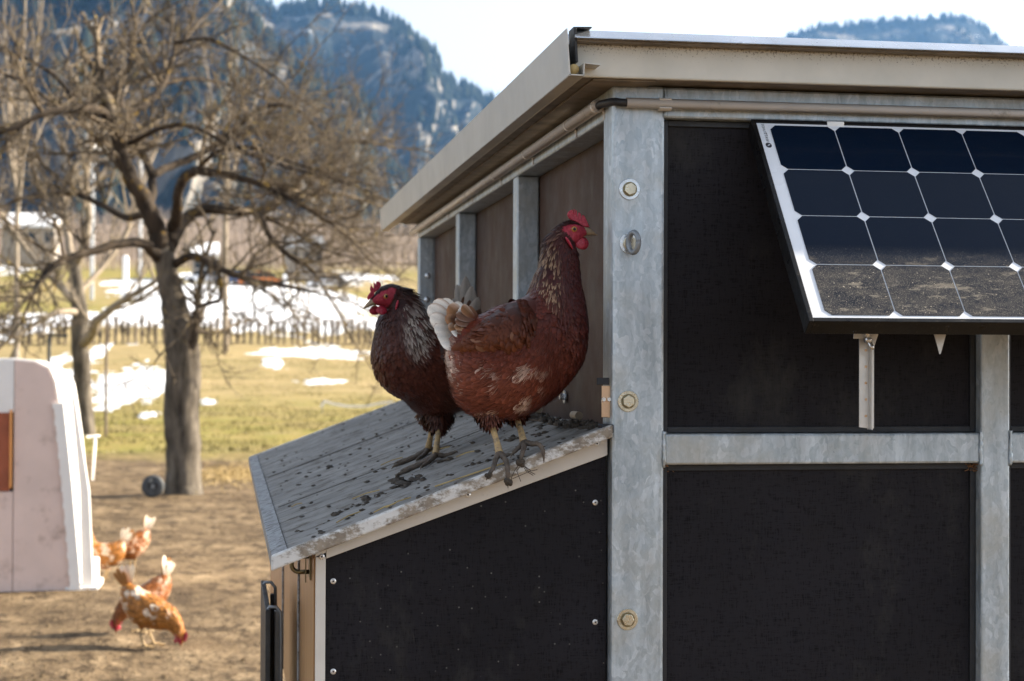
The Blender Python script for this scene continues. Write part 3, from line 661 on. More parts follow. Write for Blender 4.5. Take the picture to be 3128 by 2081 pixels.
for y in (2.86, 3.10, 3.55, 3.98, 4.45, 4.95, 5.4):
    m_ = MB(); w_ = .012
    pts = [(px_ + .0118 * math.cos(a), pz_ + .0118 * math.sin(a)) for a in np.linspace(2.2, 5.6, 9)] + [(X0 - .001, pz_ - .012), (X0 - .001, pz_ - .022)]
    for (xa_, za), (xb_, zb) in zip(pts[:-1], pts[1:]): m_.add([(xa_, y, za), (xa_, y + w_, za), (xb_, y + w_, zb), (xb_, y, zb)], [(0, 1, 2, 3)])
    o = m_.build('conduit_clip', MT['pvc_conduit'], coop); so_ = o.modifiers.new('solid', 'SOLIDIFY'); so_.thickness = .0018
# bolts on the corner post
def bolt(px, py, washer, brass, y=YF, r=.0178):
    p = at(px, py, Y=y); x, z = p[0], p[2]
    mb = MB(); n = 32
    prof = [(r * .33, 0), (r * .33, .0022), (r * .96, .0022), (r, .0014), (r, 0)]
    vs_ = [(x + a * math.cos(6.2832 * k / n), y - b, z + a * math.sin(6.2832 * k / n)) for a, b in prof for k in range(n)]
    fs = [(i * n + k, (i + 1) * n + k, (i + 1) * n + (k + 1) % n, i * n + (k + 1) % n) for i in range(4) for k in range(n)]
    wo = mb.add(vs_, fs).build('washer', MT[washer], coop, smooth=False)
    a0 = rnd.uniform(0, 1); hx = MB(); R1 = .0090
    hx.prism([(x + R1 * 1.16 * math.cos(a0 + 1.0472 * k), y - .0022, z + R1 * 1.16 * math.sin(a0 + 1.0472 * k)) for k in range(6)], (0, -.0055, 0))
    hx.build('bolt_head', MT[brass], wo, bevel=.0008)
    MB().cyl((x, y - .0022, z), (x, y - .0034, z), .0122, 24).build('contact_shade_ring', MT['brass_steel'], wo)  # dark ring added as a contact shadow around the bolt head
bolt(1449, 436, 'zinc_washer', 'zinc_bolt'); bolt(1445.5, 924, 'zinc_bolt', 'zinc_bolt'); bolt(1444, 1426, 'zinc_bolt', 'zinc_bolt')
p = at(1449, 560, Y=YF); x, z = p[0], p[2]
wo = MB().cyl((x, YF, z), (x, YF - .0022, z), .0172, 32).build('eye_bolt', MT['zinc_washer'], coop)
MB().cyl((x, YF - .0022, z), (x, YF - .006, z), .0115, 24).build('collar', MT['zinc_bolt'], wo, bevel=.001)
th = R(62); e_ = np.array([math.cos(th), -math.sin(th), 0]); c_ = np.array([x + .002, YF - .020, z])
MB().tube([c_ + .0145 * (e_ * math.cos(a) * .85 + np.array([0, 0, 1.15]) * math.sin(a)) for a in np.linspace(0, 6.42, 27)], .0046, 10).build('ring', MT['grey_plate'], wo, smooth=True)
for (px, py) in ((985, 635), (983, 690)):
    p = at(px, py, Y=5.711); o = MB().ball(p + np.array([0, .004, 0]), (.012, .009, .012), 14, 8).build('bolt_head', MT['zinc_washer'], coop, smooth=True)
# wheels and drawbar that carry the coop
for y in (3.5, 5.1):
    for xx in (1.05, XR - .35):
        wh = MB().tube([(xx + dx, y, .28) for dx in (-.07, -.05, .05, .07)], [.24, .28, .28, .24], 28).build('wheel', MT['rubber_black'], coop, smooth=False)
        MB().tube([(xx + dx, y, .28) for dx in (-.075, .075)], .15, 20).build('rim', MT['grey_plate'], wh)
box('axle_beam', X0 + .1, XR - .1, 3.46, 3.54, .47, .544, 'galv'); box('axle_beam', X0 + .1, XR - .1, 5.06, 5.14, .47, .544, 'galv')
for y in (3.5, 5.1): MB().cyl((X0 + .3, y, .28), (XR - .3, y, .28), .03, 12).build('axle', MT['grey_plate'], coop)
for y in (3.5, 5.1):
    for xx in (1.25, 1.9): box('axle_strut', xx, xx + .05, y - .03, y + .03, .30, .472, 'galv')

simple('hinge_grime', (.30, .24, .17), .6, .1, .25, 60, .2)
# ---------------- nest box (part of the coop)
NX0, NX1, NY0, NY1, NZB = .144, X0 - .004, 2.822, 5.56, .78
HZ, LZ = 1.4415, 1.236                     # roof height at the hinge and at the low edge
LX = .077; HX = X0 - .006
SL = (HZ - LZ) / (HX - LX)
def rz(x): return HZ - (HX - x) * SL
mb = MB(); y = NY0
mb.prism([(NX0 + .003, y, NZB), (NX1, y, NZB), (NX1, y, rz(NX1) - .028), (NX0 + .003, y, rz(NX0) - .028)], (0, .014, 0)); mb.build('nest_side_panel', MT['black_film_plywood'], coop)
mb = MB(); y = NY1
mb.prism([(NX0 + .003, y, NZB), (NX1, y, NZB), (NX1, y, rz(NX1) - .028), (NX0 + .003, y, rz(NX0) - .028)], (0, -.014, 0)); mb.build('nest_end_panel', MT['black_film_plywood'], coop)
box('nest_floor', NX0 + .003, NX1, NY0 + .015, NY1 - .015, NZB, NZB + .014, 'brown_film_plywood')
pv = at(720, 1260, Y=2.816); x1 = at(749, 1400, Y=2.816)[0]
box('nest_corner_trim', NX0 + .0012, x1, 2.814, 2.8205, NZB, rz(NX0) - .0315, 'white_trim', coop, .001)
# sloping trim below the roof
mb = MB(); a, b = x1 + .0006, NX1
mb.prism([(a, 2.8135, rz(a) - .036 - .005), (b, 2.8135, rz(b) - .050), (b, 2.8135, rz(b) - .0165), (a, 2.8135, rz(a) - .0165)], (0, .007, 0)); mb.build('nest_slope_trim', MT['white_trim'], coop, bevel=.001)
mb = MB(); mb.prism([(NX0 + .001, 2.8138, rz(NX0) - .0308), (x1 + .0003, 2.8138, rz(x1) - .0308), (x1 + .0003, 2.8138, rz(x1) - .0166), (NX0 + .001, 2.8138, rz(NX0) - .0166)], (0, .006, 0)); mb.build('nest_trim_block', MT['white_trim'], coop)
# front doors of the nest box, facing the run
ya = [NY0 + .004, 3.36, 4.28, NY1]
for a, b in zip(ya[:-1], ya[1:]):
    box('nest_door', NX0 - .001, NX0 + .0025, a + .002, b - .002, NZB + .01, rz(NX0) - .03, 'door', coop, .001)
for yj in ya[1:3]: box('door_joint_strip', NX0 - .005, NX0 - .0012, yj - .010, yj + .012, NZB + .01, rz(NX0) - .031, 'edge_strip', coop, .001)
# nest roof: slats running down the slope, metal edge strips
nroof = MB().prism([(LX + .002, 2.792, rz(LX) - .016), (HX, 2.792, rz(HX) - .016), (HX, 2.792, rz(HX) - .0055), (LX + .002, 2.792, rz(LX) - .0055)], (0, 2.79, 0)).build('nest_roof', MT['grime_sheet'], coop)
yy0 = 2.793; nsl = 31; pit = (5.583 - yy0) / nsl
sl0 = None
for i in range(nsl):
    a = yy0 + i * pit; dz = rnd.uniform(-.0004, .0007)
    mb = MB(); xe = LX + .0222
    mb.prism([(xe, a + .0018, rz(xe) - .0054 + 0), (HX, a + .0018, rz(HX) - .0054), (HX, a + .0018, rz(HX) + dz), (xe, a + .0018, rz(xe) + dz)], (0, pit - .0062, 0))
    mb.build('slat', MT['nest_slat'], nroof, bevel=.0016)
mb = MB()
xa, xb = LX - .004, HX + .003
mb.prism([(xa, 2.776, rz(xa) + .0025), (xb, 2.776, rz(xb) + .0025), (xb, 2.776, rz(xb) - .0185), (xa, 2.776, rz(xa) - .0225)][::-1], (0, .0158, 0)); mb.build('roof_edge_trim', MT['dirty_white_trim'], nroof, bevel=.0035, seg=3)
mb = MB(); mb.prism([(xa, 5.584, rz(xa) + .0025), (xb, 5.584, rz(xb) + .0025), (xb, 5.584, rz(xb) - .0165), (xa, 5.584, rz(xa) - .0165)][::-1], (0, .015, 0)); mb.build('roof_edge_trim', MT['dirty_white_trim'], nroof, bevel=.003)
mb = MB(); mb.prism([(xa, 2.7925, rz(xa) - .018), (LX + .0012, 2.7925, rz(LX) - .018), (LX + .0012, 2.7925, rz(LX) - .003), (LX + .0215, 2.7925, rz(LX + .0215) + .001), (LX + .0215, 2.7925, rz(LX + .0215) + .0030), (xa, 2.7925, rz(xa) + .0026)], (0, 2.791, 0)); mb.build('low_edge_strip', MT['edge_strip'], nroof, bevel=.0008)
for yj in (3.55, 4.45): MB().prism([(LX + .03, yj, rz(LX + .03) + .0012), (HX - .02, yj, rz(HX - .02) + .0012), (HX - .02, yj, rz(HX - .02) + .0024), (LX + .03, yj, rz(LX + .03) + .0024)], (0, .022, 0)).build('seam_strip', MT['nest_slat'], nroof)
# hinge hardware along the wall
box('rubber_flap', HX - .012, X0 + .004, 2.80, 2.83, HZ - .012, HZ + .003, 'rubber_black', coop, .002)
p = at(1394, 925, Y=2.815)
hp = box('hinge_plate', p[0] - .0075, p[0] + .0075, 2.8115, 2.814, p[2] - .026, p[2] + .027, 'copper_plate', coop, .0008)
for dx in (-.0045, .0045):
    MB().tube([(p[0] + dx, 2.8115, p[2] + .004), (p[0] + dx, 2.8065, p[2] + .004)], [.004, .0036], 6).build('bolt_head', MT['bright_screw'], hp)
box('rubber_seal', p[0] - .016, p[0] + .005, 2.8095, 2.8135, p[2] + .0285, p[2] + .040, 'rubber_black', coop, .0008)
for yk in (3.02, 3.42, 3.9, 4.7):
    k = MB().tube([(HX - .004, yk, HZ + .010), (HX - .004, yk + .05, HZ + .010)], .0075, 14).build('hinge_barrel', MT['hinge_grime'], coop, smooth=False)
    pl = MB().tube([(X0 + .045, yk + .02, HZ + .035), (X0 + .047, yk + .02, HZ + .035)], [.013, .013], 16).build('hinge_bolt', MT['zinc_washer'], coop)
    MB().tube([(X0 + .050, yk + .02, HZ + .035), (X0 + .036, yk + .02, HZ + .035)], .0065, 6).build('bolt_head', MT['bright_screw'], pl)
# screws
for (px, py, yv) in ((767, 1338, 2.822), (767, 1546, 2.822), (1370, 1157, 2.822), (1370, 1432, 2.822), (1077, 1139, 2.8135), (1374, 1021, 2.8135), (740.5, 1281.5, 2.814)):
    q = at(px, py, Y=yv); s_ = MB().tube([(q[0], yv, q[2]), (q[0], yv - .0008, q[2]), (q[0], yv - .0018, q[2])], [.0048, .0047, .003], 16).build('screw', MT['bright_screw'], coop, smooth=False)
    MB().tube([(q[0], yv - .00181, q[2]), (q[0], yv - .00215, q[2])], .0017, 6).build('socket', MT['rubber_black'], s_)
# staple latch under the roof
q = at(698, 1299, Y=2.93); lx, lz = q[0], q[2]
lt = box('latch_plate', NX0 - .004, NX0 - .0012, 2.905, 2.955, lz - .024, lz + .022, 'brass_steel', coop, .001)
U = [(NX0 - .002, 2.93, lz + .013), (NX0 - .020, 2.93, lz + .013)] + [(NX0 - .020 - .013 * math.sin(a), 2.93, lz + .013 * math.cos(a)) for a in np.linspace(0, math.pi, 11)] + [(NX0 - .020, 2.93, lz - .013), (NX0 - .002, 2.93, lz - .013)]
MB().tube(U, .0038, 10).build('staple', MT['brass_steel'], lt, smooth=True)
box('keeper', NX0 - .0105, NX0 - .0085, 2.922, 2.938, lz - .03, lz + .030, 'brass_steel', lt, .0005)
# folded landing board with wire hangers on the nest doors
bx_ = at(811 / SP, 1864 / SP, Y=3.40)[0]; bx2 = at(827 / SP, 1864 / SP, Y=3.40)[0]; bz_ = at(818 / SP, 1864 / SP, Y=3.40)[2]
lb = box('landing_board', bx_, bx2, 3.40, 3.86, .80, bz_, 'dark_steel', coop, .0015)
ga, gb = at(838 / SP, 1900 / SP, Y=3.46)[0], at(860 / SP, 1900 / SP, Y=3.46)[0]
box('support_plate', ga, gb, 3.46, 3.475, .86, at(850 / SP, 1866 / SP, Y=3.46)[2], 'grey_plate', lb, .002); box('support_plate', ga - .002, gb - .008, 3.70, 3.72, .85, bz_ - .01, 'dark_steel', lb, .002)
for yk in (3.42, 3.80):
    MB().tube([(bx_ + .004, yk, bz_ - .004), (bx_ + .008, yk, bz_ + .003), (gb - .012, yk, bz_ + .003), (gb - .003, yk, bz_ - .008), (gb - .002, yk, bz_ - .06), (gb - .002, yk, bz_ - .24)], .0036, 8).build('wire_hanger', MT['grey_plate'], lb, smooth=True)
    box('hanger_foot', gb - .006, NX0 - .0015, yk - .012, yk + .012, bz_ - .25, bz_ - .23, 'grey_plate', lb, .001)

# droppings and mud on the nest roof: uncountable
rg = np.random.RandomState(3); vv = []; ff = []; k = 0
def clod(x, y, z, rx, ry, rz_, rg, vv, ff, k):
    n, m = 7, 4; nv = []
    for i in range(m):
        ph = math.pi * .5 * i / (m - 1) if m > 1 else 0
        for j in range(n):
            t = 6.2832 * j / n; q = 1 + rg.uniform(-.35, .35)
            nv.append((x + rx * math.cos(t) * math.cos(ph) * q, y + ry * math.sin(t) * math.cos(ph) * q, z + rz_ * math.sin(ph) * (1 + rg.uniform(-.3, .3)) - .001))
    vv += nv; ff += [(k + i * n + j, k + i * n + (j + 1) % n, k + (i + 1) * n + (j + 1) % n, k + (i + 1) * n + j) for i in range(m - 1) for j in range(n)]
    return k + n * m
spots = []
for i in range(260):
    y = 2.80 + 2.76 * rg.rand() ** 1.5; x = LX + .04 + (HX - LX - .05) * rg.rand(); spots.append((x, y, rg.uniform(.0015, .0055)))
for (px, py, s) in ((940, 1112, .016), (965, 1100, .012), (925, 1120, .009), (905, 1105, .006), (845, 1150, .010), (870, 1140, .007), (1030, 1060, .009), (1185, 1010, .01), (1245, 1000, .008), (1290, 960, .01), (1310, 975, .007), (780, 1182, .009), (690, 1090, .006), (760, 1075, .007), (1215, 965, .008), (880, 1080, .006), (985, 1120, .005), (820, 1165, .006)):
    d = ray(px, py); t = (HZ - CAM_H + SL * (CAM[0] - HX)) / (d[2] - SL * d[0]); q = CAM + d * t
    for _ in range(5): spots.append((q[0] + rg.normal(0, s * .7), q[1] + rg.normal(0, s * 2.5), s * rg.uniform(.35, .9)))
for x, y, r in spots:
    if x < LX + .03 or x > HX - .005 or y < 2.79 or y > 5.57: continue
    k = clod(x, y, rz(x) + .0005, r * rg.uniform(.8, 1.6), r * rg.uniform(1, 3.2), r * rg.uniform(.4, .9), rg, vv, ff, k)
for i in range(160):
    y = 2.84 + 1.6 * rg.rand(); k = clod(HX - .03 + rg.uniform(-.03, .028), y, rz(HX - .02) + .002, rg.uniform(.004, .014), rg.uniform(.006, .018), rg.uniform(.004, .012), rg, vv, ff, k)
tag(npmesh('droppings', vv, ff, MT['mud'], smooth=False), 'dried mud and droppings scattered on the nest box roof', 'droppings', kind='stuff')
mb = MB()
for i in range(9):
    x = LX + .05 + .46 * rg.rand(); y = 2.8 + 1.0 * rg.rand() ** 1.3; a = rg.uniform(-.5, .5); L = rg.uniform(.015, .06)
    x2 = x + math.cos(a) * L; y2 = y + math.sin(a) * L * 2; mb.tube([(x, y, rz(x) + .003), ((x + x2) / 2, (y + y2) / 2, rz((x + x2) / 2) + .005), (x2, y2, rz(x2) + .003)], .0011, 5)
a_ = (.345, 2.86); b_ = (.46, 2.815); mb.tube([(a_[0], a_[1], rz(a_[0]) + .003), (b_[0], b_[1], rz(b_[0]) + .003)], .0013, 5)
tag(mb.build('straw_stalks', MT['straw']), 'a few loose straw stalks lying on the nest box roof', 'straw', kind='stuff')
simple('debris', (.22, .11, .05), .9, 0, .3, 60, .2)
# brown nest-like fluff in the corners under the cross rail
for xc in (1.277, .735):
    mb = MB()
    for i in range(34 if xc > 1 else 8):
        p = np.array([xc, YF + .018, 1.372]) + rg.normal(0, 1, 3) * (.008, .004, .005); q = p + rg.normal(0, 1, 3) * (.005, .003, .004); mb.tube([p, q], [.0012, .0006], 4)
    tag(mb.build('debris_tuft', MT['debris']), 'tuft of brown debris under the cross rail ' + ('by the front post' if xc > 1 else 'by the corner post'), 'debris', kind='stuff')

# ================================================================ solar panel
PT = np.array([.868, 2.788, 1.9565]); PB = np.array([.868, 2.492, 1.6105])
sl_ = (PB - PT); SLn = np.linalg.norm(sl_); sv_ = sl_ / SLn; xv_ = np.array([1., 0, 0]); nv_ = np.cross(sv_, xv_); nv_ = nv_ if nv_[1] < 0 else -nv_
PW = 1.075
sp_ = empty('solar_panel', tuple(PT + sl_ * .5 + xv_ * PW / 2), 'tilted black framed solar panel with dusty bottom row tinted as sunlit on the coop front', 'solar panel')
def pp(u, v, h): return PT + xv_ * u + sv_ * v + nv_ * h
def slab(mb, u0, u1, v0, v1, h0, h1):
    return mb.add([pp(u0, v0, h0), pp(u1, v0, h0), pp(u1, v1, h0), pp(u0, v1, h0), pp(u0, v0, h1), pp(u1, v0, h1), pp(u1, v1, h1), pp(u0, v1, h1)],
                  [(0, 1, 2, 3), (7, 6, 5, 4), (0, 4, 5, 1), (1, 5, 6, 2), (2, 6, 7, 3), (3, 7, 4, 0)])
fw = .0075
for nm, q in (('frame_side', (0, fw, 0, SLn)), ('frame_side', (PW - fw, PW, 0, SLn)), ('frame_rail', (fw, PW - fw, 0, fw)), ('frame_rail', (fw, PW - fw, SLn - fw, SLn))):
    m_ = slab(MB(), *q, -.028, .0012); o = m_.build(nm, MT['solar_frame'], sp_, bevel=.0008)
slab(MB(), fw, PW - fw, fw, SLn - fw, -.004, -.001).build('backsheet', MT['backsheet'], sp_)
rows = 4; ch = (SLn - 2 * fw - .010) / rows; cw = .1137; u0 = .0285; v0 = fw + .0045
cut = .0098; gp_ = .0011
for r in range(rows):
    for c in range(9):
        ua, ub = u0 + c * cw + gp_, u0 + (c + 1) * cw - gp_; va, vb = v0 + r * ch + gp_, v0 + (r + 1) * ch - gp_
        P8 = [(ua + cut, va), (ub - cut, va), (ub, va + cut), (ub, vb - cut), (ub - cut, vb), (ua + cut, vb), (ua, vb - cut), (ua, va + cut)]
        m_ = MB(); m_.add([pp(a, b, 0.0) for a, b in P8] + [pp(a, b, -.0009) for a, b in P8], [tuple(range(8))[::-1]] + [(i, (i + 1) % 8, (i + 1) % 8 + 8, i + 8) for i in range(8)]); m_.build('cell', MT['cell'], sp_)
# small round maker's mark with lettering on the white margin
mk = MB(); cu, cvv = .0185, .062
mk.add([pp(cu + .0052 * math.cos(a), cvv + .0062 * math.sin(a), -.0007) for a in np.linspace(0, 6.2832, 21)[:-1]], [tuple(range(20))[::-1]]); mk.build('round_mark', MT['cell_print'], sp_)
mk = MB(); mk.tube([pp(cu - .002, cvv + .002, -.0004), pp(cu + .0005, cvv - .001, -.0004), pp(cu + .0002, cvv + .001, -.0004), pp(cu + .0026, cvv - .002, -.0004)], .0006, 4); mk.build('mark_symbol', MT['backsheet'], sp_)
def lettering(txt, u, v, h, mt, name):
    cu_ = bpy.data.curves.new(name, 'FONT'); cu_.body = txt; cu_.size = h; cu_.align_x = 'LEFT'; to = bpy.data.objects.new(name, cu_); col.objects.link(to)
    dg = bpy.context.evaluated_depsgraph_get(); me = bpy.data.meshes.new_from_object(to.evaluated_get(dg)); bpy.data.objects.remove(to)
    for vtx in me.vertices:
        a, b = vtx.co.x, vtx.co.y; vtx.co = Vector(pp(u + b, v - a, -.0006))
    me.materials.clear(); me.materials.append(MT[mt]); o = bpy.data.objects.new(name, me); col.objects.link(o); attach(o, sp_)
lettering('WATT', cu + .002 - .0045, cvv - .0085, .0075, 'cell_print', 'lettering')
lettering('STUNDE', cu + .002 - .0045, cvv - .0265, .0068, 'grey_plate', 'lettering')
# support strut, angle brackets, wing nut
q = at(2013, 780, Y=2.60)
sx = q[0]; st_top = np.array([sx, 2.615, at(2013, 770, Y=2.615)[2] + .03]); zb_ = at(2013, 985, Y=2.66)[2]
stt = MB(); stt.prism([(sx - .010, 2.640, st_top[2]), (sx + .006, 2.640, st_top[2]), (sx + .006, 2.640, zb_), (sx - .010, 2.640, zb_ + .002)], (0, .002, 0)); stt.prism([(sx + .0062, 2.628, st_top[2]), (sx + .0082, 2.628, st_top[2]), (sx + .0082, 2.628, zb_ - .002), (sx + .0062, 2.628, zb_ - .002)], (0, .02, 0))
stt.prism([(sx + .0084, 2.634, st_top[2]), (sx + .0125, 2.634, st_top[2]), (sx + .0125, 2.634, zb_), (sx + .0084, 2.634, zb_)], (0, .0018, 0))
sto = stt.build('support_strut', MT['aluminium'], sp_)
for i, zz in enumerate(np.linspace(st_top[2] - .055, zb_ + .02, 5)): MB().cyl((sx + .001, 2.6402, zz), (sx + .001, 2.6390, zz), .0022, 10).build('hole_rim', MT['copper_plate'], sto)
zt = at(2010, 768, Y=2.60)[2]
br = MB(); br.prism([(sx - .026, 2.618, zt + .012), (sx + .018, 2.618, zt + .012), (sx + .006, 2.618, zt - .022), (sx + .000, 2.618, zt - .012), (sx - .004, 2.618, zt - .008), (sx - .028, 2.618, zt - .008)], (0, .0025, 0)); bro = br.build('bracket', MT['aluminium'], sp_, bevel=.0006)
wn_ = MB(); wx, wz = sx - .006, zt - .010
wn_.tube([(wx, 2.6175, wz), (wx, 2.607, wz)], [.006, .0045], 10)
for s in (1, -1): wn_.tube([(wx, 2.612, wz), (wx + s * -.004, 2.608, wz + s * .011), (wx + s * -.006, 2.605, wz + s * .014)], [.0032, .0042, .0026], 6)
wn_.build('wing_nut', MT['bright_screw'], bro, smooth=True)
q2 = at(2164, 790, Y=2.60); MB().prism([(q2[0] - .0135, 2.60, zt + .012), (q2[0] + .0135, 2.60, zt + .012), (q2[0] + .001, 2.60, zt - .032), (q2[0] - .001, 2.60, zt - .032)], (0, .002, 0)).build('bracket', MT['aluminium'], sp_)
box('wall_bracket', 1.0, 1.03, 2.782, 2.8, 1.925, 1.9565, 'aluminium', sp_, .001); box('wall_bracket', 1.7, 1.73, 2.782, 2.8, 1.925, 1.9565, 'aluminium', sp_, .001)
o = MB().tube([st_top + (-.002, .02, -.02), (sx - .002, 2.72, zt + .06), (sx - .002, 2.80, zt + .075)], .006, 8).build('stay_rod', MT['aluminium'], sp_)

# ================================================================ things in the run
hutm = simple('hutch_plastic', (.70, .54, .48), .45, 0, .08, 3, .1, dirt=(.42, .30, .25), dirtamt=.40)
simple('hutch_rust', (.33, .085, .035), .6, 0, .2, 8, .1); simple('hutch_orange', (.75, .33, .10), .5, 0, .1, 8, .05); simple('hutch_white', (.80, .77, .74), .4, 0, .05, 6, .05)
def hy(py, y=11.85): return None
YH = 11.85
def hp3(px, py, dy=0):
    p = at(px, py, Y=YH); return np.array([p[0], YH + dy, p[2]])
gz0 = float(terr(-1.2, YH))
hut = empty('animal_hutch', (-1.75, YH + .6, gz0), 'white plastic hen hutch with sloping sides and a rust red opening', 'hutch')
# front outline, left half mirrored beyond the frame
cxh = hp3(-130, 1360)[0]
R_ = [(168, 1360), (162, 1250), (153, 1130), (141, 1010), (130, 930), (122, 880), (110, 850), (80, 836), (30, 831), (-60, 832), (-130, 831)]
right = [(hp3(a, b)[0], hp3(a, b)[2]) for a, b in R_]; right[0] = (right[0][0] + .004, gz0 - .12)
left = [(2 * cxh - x, z) for x, z in right[::-1]][1:]
outl = right + left; DEP = 1.5
def ring(sc_x, inset, y): return [(cxh + (x - cxh) * sc_x, y, gz0 + (z - gz0) * (1 - inset)) for x, z in outl]
mb = MB(); n = len(outl); rings = [ring(1, 0, YH), ring(1.02, 0, YH + .04), ring(1.03, .01, YH + .7), ring(1.0, .03, YH + DEP), ring(.9, .12, YH + DEP + .12)]
vs_ = [p for r_ in rings for p in r_]; fs = [(i * n + j, i * n + j + 1, (i + 1) * n + j + 1, (i + 1) * n + j) for i in range(4) for j in range(n - 1)] + [tuple(4 * n + j for j in range(n))]
shell = mb.add(vs_, fs).build('shell', MT['hutch_white'], hut, smooth=True); so_ = shell.modifiers.new('solid', 'SOLIDIFY'); so_.thickness = .02
# front wall with the opening at its left
opx1, opz0, opz1 = hp3(22, 1130)[0], hp3(22, 1130)[2], hp3(22, 950)[2]
opx0 = 2 * cxh - opx1
mb = MB(); yF = YH - .012
ins = [(cxh + (x - cxh) * 1.002, gz0 + (z - gz0) * 1.002) for x, z in outl]
jx = hp3(30, 1200)[0]
def clipx(poly, xlo, xhi):
    def cl(P, x, keep):
        o = []
        for i in range(len(P)):
            a, b = P[i], P[(i + 1) % len(P)]; ia, ib = keep(a[0], x), keep(b[0], x)
            if ia: o.append(a)
            if ia != ib: t = (x - a[0]) / (b[0] - a[0]); o.append((x, a[1] + t * (b[1] - a[1])))
        return o
    return cl(cl(poly, xlo, lambda a, x: a >= x), xhi, lambda a, x: a <= x)
for (a, b) in ((jx + .004, 9), (-9, 2 * cxh - jx - .004)):
    P = clipx(ins, a, b); mb = MB(); mb.prism([(x, yF, z) for x, z in P], (0, .02, 0)); mb.build('front_wall', MT['hutch_plastic'], hut)
P = clipx(ins, 2 * cxh - jx, jx)
box('lower_panel', 2 * cxh - jx, jx, yF + .003, yF + .02, gz0 - .12, opz0 - .004, 'hutch_plastic', hut, .004)
top = max(z for x, z in ins); mb = MB(); P = [(x, z) for x, z in P if z > opz1] + [(2 * cxh - jx, opz1), (jx, opz1)]
cxm = cxh; P.sort(key=lambda q: math.atan2(q[1] - opz1 - .2, q[0] - cxm)); mb.prism([(x, yF + .002, z) for x, z in P], (0, .018, 0)); mb.build('upper_panel', MT['hutch_white'], hut)  # whiter than the walls beside it: sunlit top painted by material
box('door_flap', opx0, opx1, yF - .006, yF + .002, opz0, opz1, 'hutch_rust', hut, .004)
box('door_edge', opx1, opx1 + .016, yF - .022, yF + .001, opz0 + .02, opz1 + .02, 'hutch_orange', hut, .004)
# sunlit corner rib with notches and outer flange
mb = MB(); prev = None
for i, t in enumerate(np.linspace(0, 1, 34)):
    px = 166 + (128 - 166) * t ** 1.2; py = 1355 + (935 - 1355) * t; p = hp3(px, py)
    wv = .007 if i % 3 == 0 else .0; mb.box(p[0] - .010 - wv, p[0] + .055, yF - .018, yF - .0005, p[2] - .019, p[2] + .0185)
mb.build('corner_rib', MT['hutch_white'], hut)
mb = MB(); a, b, c_, d = hp3(188, 1358), hp3(214, 1335), hp3(205, 1130), hp3(160, 905)
mb.prism([(a[0], YH + .02, gz0), (b[0], YH + .02, gz0 + .02), (b[0] - .002, YH + .02, b[2] + .05), (c_[0], YH + .02, c_[2]), (d[0] + .03, YH + .02, d[2]), (d[0] + .01, YH + .02, d[2] - .03), (hp3(183, 1130)[0], YH + .02, c_[2])], (0, .05, 0)); mb.build('outer_rib', MT['hutch_white'], hut, bevel=.006)
box('base_flange', hp3(150, 1360)[0], hp3(226, 1360)[0], YH - .02, YH + .5, gz0 - .12, gz0 + .022, 'hutch_white', hut, .008)
box('foot_block', hp3(205, 1360)[0], hp3(224, 1360)[0], YH + .07, YH + .2, gz0, gz0 + .2, 'hutch_white', hut, .01)
mb = MB(); q = hp3(205, 1010); mb.tube([(q[0] - .04, YH + .3, q[2]), (q[0] + .05, YH + .3, q[2] + .005)], .010, 8); mb.tube([(q[0] + .02, YH + .3, q[2]), (q[0] + .005, YH + .3, q[2] - .3)], .009, 8); mb.build('hook_bar', MT['hutch_white'], hut, smooth=True)
# old wheel by the trunk
c0 = at(352, 1119, Y=19.6); wz_ = float(terr(c0[0], 19.6)); rw = .125
simple('old_wheel_grey', (.06, .065, .07), .7, .1, .3, 20, .3)
ow = empty('cart_wheel', (c0[0], 19.6, wz_), 'small grey cart wheel with two slots leaning at the apple trunk', 'wheel')
cc = np.array([c0[0], 19.6, wz_ + rw * .97])
MB().tube([cc + np.array([0, dy, 0]) for dy in (-.035, -.045, -.03, .03, .045, .035)], [rw * .70, rw * .82, rw, rw, rw * .82, rw * .7], 30).build('tyre', MT['old_wheel_grey'], ow, smooth=True)
for s in (-1, 1):
    m_ = MB(); m_.prism([(cc[0] + s * rw * .28 + dx, cc[1] - .0465, cc[2] + .01 + dz) for dx, dz in ((-.02, -.035), (.02, -.035), (.026, .0), (.02, .035), (-.02, .035), (-.026, 0))], (0, .012, 0)); m_.build('slot', MT['rubber_black'], ow)
MB().cyl(cc + np.array([0, -.05, -.0]), cc + np.array([0, -.03, 0]), .02, 12).build('hub', MT['grey_plate'], ow)
# fence posts
def stake(name, label, px, top, base, Y, r, mt, cross=False):
    a = at(px, top, Y=Y); gz_ = float(terr(a[0], Y)); mb = MB(); mb.tube([(a[0], Y, gz_ - .1), (a[0], Y, a[2])], r, 8)
    if cross: mb.box(a[0] - .02, a[0] + .35, Y - .02, Y + .02, a[2] - .03, a[2] + .02)
    tag(mb.build(name, MT[mt]), label, 'post', 'fence posts in the run')
stake('fence_post', 'dark thin fence post with a short arm behind the hutch', 113, 772, 860, 34.5, .035, 'dark_steel', True)
stake('fence_post', 'tall thin green-grey fence post right of the fruit tree trunk', 245, 742, 1000, 35.5, .03, 'wood_twig')
